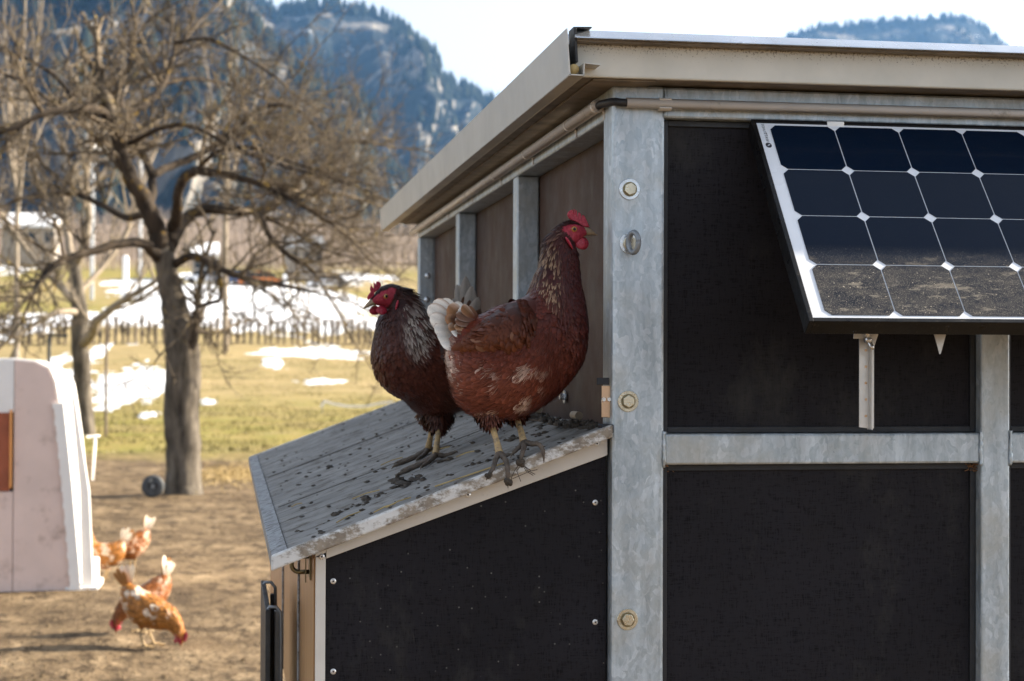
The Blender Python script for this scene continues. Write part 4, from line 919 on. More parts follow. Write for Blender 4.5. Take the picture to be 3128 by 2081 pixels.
# white fence ribbon on the grass
pts = [(738, 937), (748, 924), (765, 930), (800, 936), (840, 936), (880, 928), (905, 926)]
rib = []
for a, b in pts: q = at(a, b + 4, Z=.35); rib.append((q[0], q[1], .22 + (940 - b) * .009, .0))
rp = sm(rib, 5); mb = MB(); m_ = len(rp)
y0 = np.median(rp[:, 1]); rp[:, 1] = y0
for i, p in enumerate(rp): rp[i, 0] = at(*(np.interp(i / (m_ - 1), np.linspace(0, 1, len(pts)), [q[0] for q in pts]), 930), Y=y0)[0]
rp[:, 2] = [at(600, np.interp(i / (m_ - 1), np.linspace(0, 1, len(pts)), [q[1] for q in pts]), Y=y0)[2] for i in range(m_)]
mb.tube(list(rp[:, :3]), .03, 6, sq=(1.0, .3)); fr = empty('fence_ribbon', (rp[0, 0], y0, float(terr(rp[0, 0], y0))), 'white electric fence ribbon sagging over the grass behind the nest box', 'ribbon')
mb.build('tape', MT['hutch_white'], fr)
for i in (2, m_ - 3): MB().tube([(rp[i, 0], y0 + .03, float(terr(rp[i, 0], y0)) - .1), (rp[i, 0], y0 + .03, rp[i, 2] + .12)], .012, 6).build('stake', MT['dark_steel'], fr)

# ================================================================ far village: barn, frame, cars, marker posts
simple('barn_wall', (.30, .27, .24), .9, 0, .15, 2, .2); simple('car_orange', (.62, .19, .04), .35, .1, .05, 3, 0); simple('car_blue', (.10, .20, .42), .35, .1, .05, 3, 0); simple('car_white', (.75, .76, .78), .35, 0, .05, 3, 0); simple('glass_dark', (.02, .025, .03), .1, 0, .1, 3, 0); simple('white_steel', (.80, .80, .80), .5, 0, .05, 3, 0)
def barn(label, px, py, wpx, hpx, Y, wall, roofm):
    p = ground_at(px, py + hpx); a = at(px - wpx / 2, py, Y=Y); b = at(px + wpx / 2, py, Y=Y); zt = a[2]; zb = at(px, py + hpx, Y=Y)[2] - 3; x0, x1 = a[0], b[0]
    e = empty('barn', ((x0 + x1) / 2, Y + 3, zb), label, 'barn')
    MB().box(x0 + .3, x1 - .3, Y, Y + 6, zb, zt - 1.0).build('wall', MT[wall], e)
    r_ = MB(); r_.prism([(x0, Y - .5, zt - 1.3), (x0, Y + 3, zt), (x0, Y + 6.5, zt - 1.3), (x0, Y + 6.5, zt - 1.0), (x0, Y + 3, zt + .35), (x0, Y - .5, zt - 1.0)], (x1 - x0, 0, 0)); r_.build('roof', MT[roofm], e)
    for i in range(3):
        xx = x0 + (x1 - x0) * (i + .7) / 3.4; w_ = MB().box(xx, xx + .7, Y - .04, Y + .01, zt - 2.6, zt - 1.7).build('window', MT['glass_dark'], e)
barn('low barn with a snow covered roof seen left through the branches', 65, 492, 135, 45, 170, 'barn_wall', 'snow')
barn('small grey barn with a pale roof behind the apple trunk', 470, 560, 70, 35, 185, 'barn_wall', 'snow')
barn('low barn with a white roof right of the apple crown', 700, 545, 95, 40, 190, 'barn_wall', 'edge_strip')
# white steel portal frame
Yp = 150; a = at(214, 342, Y=Yp); b = at(320, 345, Y=Yp); zb = at(214, 475, Y=Yp)[2]
e = empty('steel_frame', (a[0], Yp, zb), 'tall white steel portal frame seen between the tree trunks', 'frame')
zg = float(terr(a[0], Yp))
MB().box(a[0] - .16, a[0] + .16, Yp - .16, Yp + .16, min(zb, zg) - .3, a[2]).build('post', MT['white_steel'], e); MB().box(b[0] - .12, b[0] + .12, Yp + 3.8, Yp + 4.1, zg - .3, b[2]).build('post', MT['white_steel'], e)
MB().prism([(a[0] - .16, Yp - .16, a[2] + .002), (b[0], Yp + 4.1, b[2] + .002), (b[0], Yp + 4.1, b[2] + .36), (a[0] - .16, Yp - .16, a[2] + .36)], (.2, .3, 0)).build('beam', MT['white_steel'], e)
def car(label, px, py, Y, paint, L=4.2):
    p = at(px, py, Y=Y); x = p[0]; z = float(terr(x, Y)) + .05; z = max(z, p[2]) if abs(p[2] - z) < 1.5 else z
    e = empty('parked_car', (x, Y, z), label, 'car', 'cars parked on the far road')
    h = .55; Wd = 1.75
    m_ = MB(); m_.prism([(x - L / 2, Y, z + .3), (x - L / 2 + .05, Y, z + .75), (x - L * .28, Y, z + .88), (x + L * .36, Y, z + .92), (x + L / 2, Y, z + .8), (x + L / 2, Y, z + .3)], (0, Wd, 0)); m_.build('body', MT[paint], e, bevel=.06)
    m_ = MB(); m_.prism([(x - L * .30, Y + .1, z + .89), (x - L * .16, Y + .1, z + 1.42), (x + L * .26, Y + .1, z + 1.45), (x + L * .40, Y + .1, z + .93)], (0, Wd - .2, 0)); m_.build('cabin', MT['glass_dark'], e, bevel=.05)
    MB().box(x - L * .15, x + L * .25, Y + .12, Y + Wd - .12, z + 1.43, z + 1.5).build('roof', MT[paint], e, bevel=.02)
    for dx in (-L * .3, L * .3):
        for dy in (-.02, Wd - .2):
            w_ = MB().cyl((x + dx, Y + dy, z + .32), (x + dx, Y + dy + .22, z + .32), .32, 16).build('wheel', MT['rubber_black'], e); MB().cyl((x + dx, Y + dy - .01, z + .32), (x + dx, Y + dy + .23, z + .32), .18, 12).build('rim', MT['edge_strip'], w_)
car('orange car parked on the far road', 598, 590, 172, 'car_orange'); car('blue car parked left of the orange car', 552, 590, 174, 'car_blue'); car('white car parked right of the orange car', 755, 600, 172, 'car_white'); car('white car parked behind the apple trunk', 470, 600, 176, 'car_white')
for (px, top, bot, lab) in ((289, 588, 618, 'short white marker post left of the apple trunk'), (658, 628, 668, 'short white marker post on the snowy field edge')):
    Y = 128; a = at(px, top, Y=Y); g_ = float(terr(a[0], Y)); m_ = MB(); m_.tube([(a[0], Y, min(g_, a[2] - 1) - .2), (a[0], Y, a[2] - .15), (a[0], Y, a[2])], [.22, .22, .10], 10); tag(m_.build('marker_post', MT['white_steel']), lab, 'post')
# ================================================================ hens
class Loft:
    def __init__(s, st):
        st = np.array(st, float); k = np.arange(len(st)); kk = np.linspace(0, len(st) - 1, 241)
        P = np.vstack([2 * st[0] - st[1], st, 2 * st[-1] - st[-2]]); out = []
        for v in kk:
            i = min(len(st) - 2, int(v)); t = v - i; a, b, c, d = P[i], P[i + 1], P[i + 2], P[i + 3]
            out.append(.5 * (2 * b + (c - a) * t + (2 * a - 5 * b + 4 * c - d) * t * t + (3 * b - a - 3 * c + d) * t ** 3))
        s.u = kk; s.a = np.array(out); s.n = len(st) - 1
    def ev(s, u, th):
        u = np.asarray(u, float); th = np.asarray(th, float)
        tx, tz, bx, bz, w = [np.interp(u, s.u, s.a[:, i]) for i in range(5)]
        c, sn = np.cos(th), np.sin(th)
        cc = np.sign(c) * np.abs(c) ** .92; ss = np.sign(sn) * np.abs(sn) ** .9
        x = (tx + bx) / 2 + (tx - bx) / 2 * cc; z = (tz + bz) / 2 + (tz - bz) / 2 * cc
        return np.stack([x, w * ss, z], -1)
    def frame(s, u, th):
        e = 1e-3; p = s.ev(u, th); du = s.ev(np.minimum(u + .02, s.n), th) - s.ev(np.maximum(u - .02, 0), th); dt = s.ev(u, th + .01) - s.ev(u, th - .01)
        n = np.cross(dt, du); n /= np.linalg.norm(n, axis=-1, keepdims=True) + 1e-12
        c = s.ev(u, th * 0) * .5 + s.ev(u, th * 0 + math.pi) * .5
        sg = np.sign(np.sum(n * (p - c), -1, keepdims=True)); n = n * np.where(sg == 0, 1, sg)
        t = -du / (np.linalg.norm(du, axis=-1, keepdims=True) + 1e-12)
        return p, n, t
FR_ = np.array([0, .22, .5, .78, .93, 1.0]); FH_ = np.array([.30, .85, 1.0, .86, .52, .04])
LR_ = np.array([0, .3, .6, .85, 1.0]); LH_ = np.array([.35, .9, .9, .5, .03])
def feathers(p, n, t, L, Wd, lift, base, edge, tipmix, camber=.25, curl=.0, rows=None, halfw=None, shaft=.25, five=False):
    """vectorised feather shells: each one is a cambered leaf of quads with its own colour"""
    rows = FR_ if rows is None else rows; halfw = FH_ if halfw is None else halfw
    b = np.cross(n, t); b /= np.linalg.norm(b, axis=-1, keepdims=True) + 1e-12
    N = len(p); K = len(rows); r = rows[None, :, None]; h = halfw[None, :, None]
    L = L[:, None, None]; Wd_ = Wd[:, None, None]; lf = lift[:, None, None]
    mid = p[:, None] + t[:, None] * L * r + n[:, None] * (lf * r + curl * L * r * r) - n[:, None] * .0012 * (1 - r)
    off = b[:, None] * Wd_ * h; cam_ = n[:, None] * Wd_ * h * camber
    cs = np.array([-1, -.62, 0, .62, 1.]) if five else np.array([-1, 0, 1.]); NC = len(cs)
    V = np.stack([mid + off * c_ - cam_ * c_ * c_ for c_ in cs], 2)
    fct = np.clip((rows - .45) / .55, 0, 1)[None, :, None, None] * tipmix[:, None, None, None]
    ed = (np.array([1, .3, 0, .3, 1.]) if five else np.array([1, 0, 1.]))[None, None, :, None] * tipmix[:, None, None, None]
    if five == 2: fct = fct * 0; ed = np.array([1, .25, 0, .0, .3])[None, None, :, None] * tipmix[:, None, None, None]
    f_ = np.clip(np.maximum(ed * .85, fct), 0, 1)
    C = base[:, None, None, :] * (1 - f_) + edge[:, None, None, :] * f_
    C = np.broadcast_to(C, (N, K, NC, 3)).copy(); C[:, :, NC // 2] *= (1 + shaft * .4); C *= (.62 + .48 * rows)[None, :, None, None]  # roots darkened in the colour to paint shade between overlapping feathers
    idx = np.arange(N * K * NC).reshape(N, K, NC)
    q = np.concatenate([np.stack([idx[:, 1:, j], idx[:, 1:, j + 1], idx[:, :-1, j + 1], idx[:, :-1, j]], -1).reshape(-1, 4) for j in range(NC - 1)])
    tl_ = np.random.RandomState(N).normal(0, .13, (N, 3)); nv = n[:, None, None, :] + tl_[:, None, None, :] + b[:, None, None, :] * (cs * .38)[None, None, :, None] + t[:, None, None, :] * ((rows - .4) * .35)[None, :, None, None] + 0 * V; nv /= np.linalg.norm(nv, axis=-1, keepdims=True)
    feathers.nrm = nv.reshape(-1, 3)
    return V.reshape(-1, 3), q, C.reshape(-1, 3)
class Hen:
    def __init__(s, label, O, fwd, st, pal, seed, group, lod=1, cat='hen'):
        s.O = np.array(O, float); s.f = np.array(fwd, float) / np.linalg.norm(fwd); s.l = np.cross([0, 0, 1.], s.f); s.up = np.array([0, 0, 1.])
        s.loft = Loft(st); s.rg = np.random.RandomState(seed); s.pal = pal; s.lod = lod; s.seed = seed
        s.root = empty('hen', tuple(s.O), label, cat, group)
        s.acc = [[], [], [], 0, []]
    def w(s, p):
        p = np.asarray(p, float); return s.O + p[..., 0:1] * s.f + p[..., 1:2] * s.l + p[..., 2:3] * s.up
    def loc(s, P):                    # world -> local x,z
        d = np.asarray(P) - s.O; return float(d @ s.f), float(d[2])
    def add(s, V, q, C):
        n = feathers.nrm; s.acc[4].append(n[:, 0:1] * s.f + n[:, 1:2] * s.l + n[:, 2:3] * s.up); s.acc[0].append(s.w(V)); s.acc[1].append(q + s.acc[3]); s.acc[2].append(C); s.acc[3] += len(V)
    def body(s):
        nu, nt = (110, 40) if s.lod == 1 else (46, 20)
        u = np.linspace(0, s.loft.n, nu); th = np.linspace(0, 2 * math.pi, nt, endpoint=False); U, T = np.meshgrid(u, th, indexing='ij')
        V = s.loft.ev(U, T).reshape(-1, 3); I = np.arange(nu * nt).reshape(nu, nt); J = np.roll(I, -1, 1)
        q = np.stack([I[:-1], J[:-1], J[1:], I[1:]], -1).reshape(-1, 4)
        base, edge, mix = s.pal(s, U.ravel(), T.ravel()); C = base * .8
        face = s.facemask(U.ravel(), T.ravel()); fm = fbm(V[:, 0] * 300, V[:, 2] * 300, 3, 5)[:, None]; red = np.array([.30, .028, .045]) * (.55 + .9 * fm) + np.array([.10, .07, .06]) * np.clip(fm - .5, 0, 1)
        C = C * (1 - face[:, None]) + red * face[:, None]
        ends = np.array([[*V[:nt].mean(0)], [*V[-nt:].mean(0)]]); V = np.vstack([V, ends]); C = np.vstack([C, C[:1], C[-1:]])
        a = nu * nt
        tri = [(k, (k + 1) % nt, a, a) for k in range(nt)]
        me = MB(); me.v = [tuple(x) for x in s.w(V)]; me.f = [tuple(x) for x in q] + [((k + 1) % nt, k, a) for k in range(nt)] + [((nu - 1) * nt + k, (nu - 1) * nt + (k + 1) % nt, a + 1) for k in range(nt)]
        s.bo = me.build('body', MT['plumage'], s.root, smooth=True, colors=C)
    def facemask(s, u, th):
        n = s.loft.n; k = np.clip((u - (n - 3.75)) / .35, 0, 1); a = np.abs((th + math.pi) % (2 * math.pi) - math.pi)
        return k * np.clip((a - .62) / .3, 0, 1)
    def cover(s, n, urange, threg, size, wid, lift, seed=0, keep=None, lance=False, gravity=0., jit=.25, camber=.25, pal=None, curl=0.0, five=False):
        rg = s.rg; M_ = n * 6
        u = rg.uniform(urange[0], urange[1], M_); th = rg.uniform(threg[0], threg[1], M_) * np.where(rg.rand(M_) < .5, -1, 1)
        e = .02; A = np.linalg.norm(np.cross(s.loft.ev(u + e, th) - s.loft.ev(u - e, th), s.loft.ev(u, th + e) - s.loft.ev(u, th - e)), axis=-1)
        A = A / A.max(); ok = rg.rand(M_) < A
        if keep is not None: ok &= keep(u, np.abs(th))
        u = u[ok][:n]; th = th[ok][:n]; m = len(u)
        p, nn, t = s.loft.frame(u, th)
        t = t + rg.normal(0, jit, (m, 3)) * .5 + np.array([0, 0, -1.]) * gravity; t -= nn * np.sum(t * nn, -1, keepdims=True); t /= np.linalg.norm(t, axis=-1, keepdims=True)
        base, edge, mix = (pal or s.pal)(s, u, th); v = rg.normal(1, .27, (m, 1)); base = base * np.clip(v, .4, 1.8)
        L = size * rg.uniform(.75, 1.2, m); W_ = wid * rg.uniform(.8, 1.2, m)
        V, q, C = feathers(p, nn, t, L, W_, lift * rg.uniform(.5, 1.6, m), base, edge, mix, camber, curl, LR_ if lance else None, LH_ if lance else None, five=five)
        s.add(V, q, C)
    def ysurf(s, x, z):               # half width of the body at a side-view point
        if not hasattr(s, '_g'):
            U, T = np.meshgrid(np.linspace(0, s.loft.n, 120), np.linspace(.02, math.pi - .02, 60), indexing='ij'); s._g = s.loft.ev(U.ravel(), T.ravel())
        d = (s._g[:, 0] - x) ** 2 + (s._g[:, 2] - z) ** 2; return float(s._g[np.argmin(d), 1])
    def wing(s, up_, lo_, sides, col_fn, n1=260, flight=11):
        up_ = np.array(up_); lo_ = np.array(lo_); rg = s.rg; k = np.linspace(0, 1, len(up_)); nu, nv = 22, 10
        uu = np.linspace(0, 1, nu); A = np.stack([np.interp(uu, k, up_[:, i]) for i in (0, 1)], -1); B = np.stack([np.interp(uu, k, lo_[:, i]) for i in (0, 1)], -1)
        Yb = np.zeros((nu, nv)); XZ = np.zeros((nu, nv, 2))
        for i in range(nu):
            for j in range(nv):
                v = j / (nv - 1); q = A[i] * (1 - v) + B[i] * v; XZ[i, j] = q; Yb[i, j] = s.ysurf(*q)
        Yb[-6:] = np.maximum(Yb[-6:], Yb[-7].mean() * np.linspace(1, .62, 6)[:, None])
        for _ in range(3): Yb[1:-1] = (Yb[:-2] + Yb[1:-1] * 2 + Yb[2:]) / 4; Yb[:, 1:-1] = (Yb[:, :-2] + Yb[:, 1:-1] * 2 + Yb[:, 2:]) / 4
        vv = np.linspace(0, 1, nv)[None]; bul = -.006 + .020 * np.sin(math.pi * np.clip(vv * .8 + .12, 0, 1)) * np.sin(math.pi * np.clip(uu * .84, 0, 1) ** .8)[:, None]
        for sg in sides:
            V = np.stack([XZ[..., 0], sg * (Yb + bul), XZ[..., 1]], -1); I = np.arange(nu * nv).reshape(nu, nv)
            q = np.stack([I[:-1, :-1], I[:-1, 1:], I[1:, 1:], I[1:, :-1]], -1).reshape(-1, 4)
            cb = col_fn(np.repeat(uu, nv), np.tile(np.linspace(0, 1, nv), nu))[0] * .75
            o = npmesh('wing', s.w(V.reshape(-1, 3)), q, MT['plumage'], colors=cb, smooth=True, parent=s.root); so_ = o.modifiers.new('solid', 'SOLIDIFY'); so_.thickness = .003
            # coverts
            iu = rg.rand(n1) ** .8 * .82; iv = rg.rand(n1) * .97
            fu = iu * (nu - 1); fv = iv * (nv - 1); a = fu.astype(int).clip(0, nu - 2); b = fv.astype(int).clip(0, nv - 2)
            p = V[a, b] * (1 - (fu - a))[:, None] + V[a + 1, b] * (fu - a)[:, None]; p = p * (1 - (fv - b))[:, None] + (V[a, b + 1] * (1 - (fu - a))[:, None] + V[a + 1, b + 1] * (fu - a)[:, None]) * (fv - b)[:, None]
            t = V[a + 1, b] - V[a, b]; t /= np.linalg.norm(t, axis=-1, keepdims=True) + 1e-9; bb = V[a, b + 1] - V[a, b]; nn = np.cross(t, bb); nn /= np.linalg.norm(nn, axis=-1, keepdims=True) + 1e-9
            nn *= np.sign(nn[:, 1:2] * sg); t = t + rg.normal(0, .06, t.shape); base, edge, mix = col_fn(iu, iv)
            base = base * np.clip(rg.normal(1, .14, (n1, 1)), .6, 1.5)
            V2, q2, C2 = feathers(p, nn, t, .020 + .016 * iu * rg.uniform(.8, 1.2, n1), .0085 + .003 * iu, .0014 * rg.uniform(.5, 1.5, n1), base, edge, mix, .12); s.add(V2, q2, C2)
            # flight feathers along the lower edge, each a part of its own
            for i in range(flight):
                f = i / max(1, flight - 1); iu_ = .12 + .62 * f; vv_ = .62 + .30 * (1 - f) + .05 * math.sin(i * 9)
                a_ = int(iu_ * (nu - 1)); b_ = min(nv - 2, int(vv_ * (nv - 1))); p_ = V[a_, b_] + np.array([0, sg * (.0015 + .0006 * (flight - i)), 0])
                tip_ = V[-1, nv // 2]; t_ = tip_ - p_; t_ /= np.linalg.norm(t_); t2 = V[a_ + 1, b_] - V[a_, b_]; t2 /= np.linalg.norm(t2) + 1e-9; t_ = t_ * .6 + t2 * .5; t_ /= np.linalg.norm(t_)
                bc, ec, mx = col_fn(np.array([iu_]), np.array([1.0])); bc = bc * rg.uniform(.85, 1.25)
                nn_ = np.array([[0, sg * 1., .15]]); nn_ -= t_[None] * (nn_ @ t_)[:, None]; nn_ /= np.linalg.norm(nn_)
                V3, q3, C3 = feathers(p_[None], nn_, t_[None], np.array([.058 + .012 * f]), np.array([.0085]), np.array([.0015]), bc, ec, mx * .7, .12, -.05)
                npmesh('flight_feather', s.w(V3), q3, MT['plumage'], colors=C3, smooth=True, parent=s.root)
    def tail(s, specs, name='tail_feather'):
        for (bx, by, bz, dx, dy, dz, L, W_, base, edge, mx, nrm) in specs:
            t = np.array([[dx, dy, dz]], float); t /= np.linalg.norm(t); n = np.array([nrm], float); n -= t * (n @ t.T); n /= np.linalg.norm(n)
            rows = np.array([0, .15, .35, .55, .75, .88, .96, 1.]); hw = np.array([.28, .5, .75, .93, 1., .86, .55, .06]) if not getattr(s, 'pointed', 0) else np.array([.28, .55, .85, 1., .86, .58, .3, .03])
            V, q, C = feathers(np.array([[bx, by, bz]]), n, t, np.array([L]), np.array([W_]), np.array([0.]), np.array([base]), np.array([edge]), np.array([mx]), .16, .06 * s.rg.uniform(-1, 1), rows, hw, .1, 2); C.reshape(-1, 5, 3)[:, 2] *= .72
            C = C * s.rg.uniform(.85, 1.12); kr = np.repeat(np.clip(rows * 2.6 - .3, 0, 1), 5)[:, None]; C = C * kr + np.array(s.thighcol) * 1.6 * (1 - kr)
            o = npmesh(name, s.w(V), q, MT['plumage'], colors=C, smooth=True, parent=s.root)
    def flush(s):
        if s.acc[0]:
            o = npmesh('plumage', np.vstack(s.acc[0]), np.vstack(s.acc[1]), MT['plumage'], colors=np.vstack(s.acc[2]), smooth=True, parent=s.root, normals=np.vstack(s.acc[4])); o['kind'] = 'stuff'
    def head(s, comb, eye, eyew, beak, wattle, lobe, eye_r=.0056, cthick=.0055):
        X = lambda q, y=0: s.w(np.array([q[0], y, q[1]]))
        # comb: lobed blade, thicker at its base
        mb = MB(); n = len(comb); c0 = np.mean(comb, 0); zmin = min(q[1] for q in comb); zmax = max(q[1] for q in comb)
        lay = []
        for sg, sc_ in ((-1, .90), (-1, 1.0), (1, 1.0), (1, .90)):
            r_ = []
            for q in comb:
                x, z = c0[0] + (q[0] - c0[0]) * sc_, c0[1] + (q[1] - c0[1]) * sc_; th_ = cthick * (.35 if sc_ == 1 else 1) * (1.15 - .6 * (q[1] - zmin) / (zmax - zmin + 1e-9)) * .5
                r_.append(X((x, z), sg * th_))
            lay.append(r_)
        mb.add([p for r_ in lay for p in r_], [tuple(range(n))[::-1], tuple(range(3 * n, 4 * n))] + [(k * n + i, k * n + (i + 1) % n, (k + 1) * n + (i + 1) % n, (k + 1) * n + i) for k in range(3) for i in range(n)])
        mb.build('comb', MT['comb'], s.root, smooth=False, bevel=.0006)
        for sg in (-1, 1):
            c = X(eye, sg * (eyew - .0012)); eb = MB(); eb.ball((0, 0, 0), eye_r, 16, 10); M_ = np.stack([s.f, s.l, s.up], 1)
            eb.v = [tuple(c + M_ @ np.array(v)) for v in eb.v]; eo = eb.build('eye', MT['iris'], s.root, smooth=True)
            pb = MB(); pb.ball((0, 0, 0), (eye_r * .48, eye_r * .25, eye_r * .48), 12, 8); pc = X(eye, sg * (eyew - .0012 + eye_r * .86)); pb.v = [tuple(pc + M_ @ np.array(v)) for v in pb.v]; pb.build('pupil', MT['pupil'], eo, smooth=True)
            lid = MB(); lid.tube([X((eye[0] + eye_r * 1.12 * math.cos(a), eye[1] + eye_r * 1.0 * math.sin(a)), sg * (eyew + .0004)) for a in np.linspace(0, 6.2832, 17)], .0011, 6, cap=False); lid.build('eyelid', MT['comb'], eo, smooth=True)
            if wattle:
                (wx, wz, rx, rz_) = wattle; wb = MB(); wb.ball((0, 0, 0), 1, 16, 10)
                wb.v = [tuple(X((wx - (sg * s.near) * -.000 + v[0] * rx * (1 - .25 * max(0, v[2])) + (0 if sg == s.near else .008), wz + v[2] * rz_), sg * .0075 + v[1] * .0030 + sg * .002 * -v[2])) for v in wb.v]; wb.build('wattle', MT['comb'], s.root, smooth=True)
            if lobe:
                (lx, lz, l2x, l2z, lw) = lobe; lb_ = MB(); pts = [X((lx + (l2x - lx) * t, lz + (l2z - lz) * t), sg * (s.ysurf((lx + l2x) / 2, (lz + l2z) / 2) + .0020)) for t in np.linspace(0, 1, 7)]
                lb_.tube(pts, [lw * k for k in (.45, .85, 1, 1, .9, .65, .25)], 10, sq=(.45, 1)); lb_.build('earlobe', MT['comb'], s.root, smooth=True)
        (bt, tip, bb_, bm) = beak     # base top, tip, base bottom, mouth corner
        for nm, a, b, hw in (('upper_beak', bt, bm, .0092), ('lower_beak', bm, bb_, .0072)):
            secs = []
            tipx = np.array(tip) if nm == 'upper_beak' else np.array(tip) * .78 + np.array(bm) * .22 + np.array([0, -.0012])
            m_ = MB(); nn = 10; K = 8
            for i in range(K):
                t = i / (K - 1); tp = np.array(a) * (1 - t) + tipx * t; bp = np.array(b) * (1 - t) + tipx * t
                bow = math.sin(math.pi * t) * (.0030 if nm == 'upper_beak' else -.0008); tp = tp + np.array([0, bow])
                if nm == 'upper_beak': bp = bp + np.array([0, -.0010 * t])
                c = (tp + bp) / 2; e = (tp - bp) / 2; w_ = hw * (1 - t) ** .7 + .0004
                for k in range(nn):
                    th = 6.2832 * k / nn; m_.v.append(tuple(X((c[0] + e[0] * math.cos(th), c[1] + e[1] * math.cos(th)), w_ * math.sin(th))))
            m_.f = [(i * nn + k, i * nn + (k + 1) % nn, (i + 1) * nn + (k + 1) % nn, (i + 1) * nn + k) for i in range(K - 1) for k in range(nn)] + [tuple(range(nn)), tuple((K - 1) * nn + k for k in range(nn - 1, -1, -1))]
            m_.build(nm, MT['beak_horn'], s.root, smooth=True)
    def leg(s, shank, toes, r=.0062, thigh=None, muddy=True):
        sh = sm([(*p, 0) for p in shank], 6)[:, :3]; m = len(sh)
        lg = MB().tube(list(sh), [r * (1.05 - .18 * math.sin(math.pi * i / (m - 1)) + .12 * (i / (m - 1)) ** 4) for i in range(m)], 12).build('leg', MT['leg'], s.root, smooth=True)
        for tp in toes:
            q = sm([(*p, 0) for p in tp], 6)[:, :3]; k = len(q)
            rr_ = [(r * .88) * (1 - .42 * i / (k - 1)) * (1 + .12 * math.sin(i * 2.1)) for i in range(k)]
            MB().tube(list(q), rr_, 9).build('toe', MT['muddy_toe' if muddy else 'leg'], lg, smooth=True)
            d = q[-1] - q[-3]; d /= np.linalg.norm(d) + 1e-9; e = q[-1] + d * .009 + np.array([0, 0, -.004]); MB().tube([q[-1] - d * .002, q[-1] + d * .005, e], [r * .44, r * .32, r * .06], 7).build('claw', MT['claw'], lg, smooth=True)
        if thigh is not None:
            a, b, ra = thigh; a = np.array(a); b = np.array(b); m_ = MB(); K = 8; pts = [a * (1 - t) + b * t for t in np.linspace(0, 1, K)]
            m_.tube(pts, [ra * (1 - .72 * t ** 1.2) for t in np.linspace(0, 1, K)], 14)
            c = s.thighcol; m_.build('thigh', MT['plumage'], s.root, smooth=True, colors=np.tile(np.array(c), (len(m_.v), 1)))
            rg = s.rg; n = 420 if s.lod == 1 else 0
            if n:
                t = rg.rand(n) * .95; th = rg.rand(n) * 6.283; ax = (b - a) / np.linalg.norm(b - a); x_ = np.cross(ax, [.3, .8, .1]); x_ /= np.linalg.norm(x_); y_ = np.cross(ax, x_)
                nn = np.cos(th)[:, None] * x_ + np.sin(th)[:, None] * y_; p = a + (b - a) * t[:, None] + nn * (ra * (1 - .72 * t ** 1.2))[:, None]
                tt = np.tile(ax, (n, 1)) + rg.normal(0, .2, (n, 3)); tt -= nn * np.sum(tt * nn, -1, keepdims=True); tt /= np.linalg.norm(tt, axis=-1, keepdims=True)
                base = np.array(c) * np.clip(rg.normal(1, .22, (n, 1)), .5, 1.7); V, q, C = feathers(p, nn, tt, rg.uniform(.012, .022, n), rg.uniform(.0012, .003, n), rg.uniform(.001, .004, n), base, base * 1.5, np.full(n, .4), .2, 0, LR_, LH_)
                s.acc[0].append(V); s.acc[1].append(q + s.acc[3]); s.acc[2].append(C); s.acc[3] += len(V); s.acc[4].append(feathers.nrm)
def lerp(a, b, k): return np.array(a)[None] * (1 - k[:, None]) + np.array(b)[None] * k[:, None]
def absth(th): return np.abs((np.asarray(th) + math.pi) % (2 * math.pi) - math.pi)
def c5(cx, cy, Y): return at((1050 + .4783 * cx) / SP, (600 + .4783 * cy) / SP, Y=Y)
def c7(cx, cy, Y): return at((1250 + .2121 * cx) / SP, (1200 + .2121 * cy) / SP, Y=Y)
def c9(cx, cy, Y): return at((1600 + .1913 * cx) / SP, (600 + .1913 * cy) / SP, Y=Y)
def c6(cx, cy, Y): return at((1080 + .1913 * cx) / SP, (830 + .1913 * cy) / SP, Y=Y)

# ---------------------------------------------------------------- the tall hen at the roof edge
def pal1(s, u, th):
    u = np.asarray(u, float); a = absth(th); m = len(u); P = s.loft.ev(u, th)
    nz = fbm(P[:, 0] * 38 + 3, P[:, 2] * 38, 3, 61); nz2 = fbm(P[:, 0] * 90, P[:, 2] * 90 + P[:, 1] * 60, 2, 62)
    base = lerp((.082, .0160, .0072), (.036, .0068, .0062), np.clip((u - 4) / 5, 0, 1))  # dark chestnut towards the neck, deepened further to paint breast shade
    fl = np.clip((a - 1.45) / .4, 0, 1) * np.clip((5.3 - u) / 1.4, 0, 1)
    base = base * (1 - fl[:, None]) + np.array([.150, .043, .025]) * fl[:, None]
    wh = np.clip((nz - .60) / .06, 0, 1) * fl * .8 + np.clip((1.25 - u) / .5, 0, 1) * np.clip((a - .9) / .5, 0, 1) * .75
    wh = np.clip(wh, 0, 1); base = base * (1 - wh[:, None]) + np.array([.58, .45, .37]) * wh[:, None]
    hk = np.clip((u - 7.0) / .8, 0, 1) * np.clip((14. - u) / 2.5, 0, 1) * np.clip((1.45 - a) / .35, 0, 1)
    edge = base * 2.0 + .012; edge = edge * (1 - hk[:, None]) + np.array([.40, .27, .17]) * hk[:, None]
    mix = np.where(hk > .2, np.where(s.rg.rand(len(u)) < .42, .9, .1), .38); top = (u > 13.3) & (a < 1.0); base[top] = (.028, .011, .010)
    return base, edge, mix
S1 = [(700, 830, 690, 960, .016), (765, 805, 672, 1080, .042), (880, 755, 745, 1320, .070), (1000, 700, 915, 1420, .080), (1110, 660, 1130, 1400, .083), (1175, 622, 1300, 1310, .080), (1200, 570, 1430, 1190, .074),
      (1215, 530, 1525, 1040, .066), (1230, 490, 1553, 860, .055), (1245, 450, 1538, 690, .044), (1262, 405, 1513, 550, .036), (1280, 340, 1500, 430, .030), (1302, 280, 1488, 350, .0255),
      (1335, 218, 1478, 318, .0215), (1388, 176, 1488, 302, .0185), (1448, 160, 1508, 286, .0160), (1508, 182, 1530, 264, .0115), (1542, 200, 1548, 250, .0075)]
YH1 = 2.862; O1 = c5(1050, 1500, YH1)
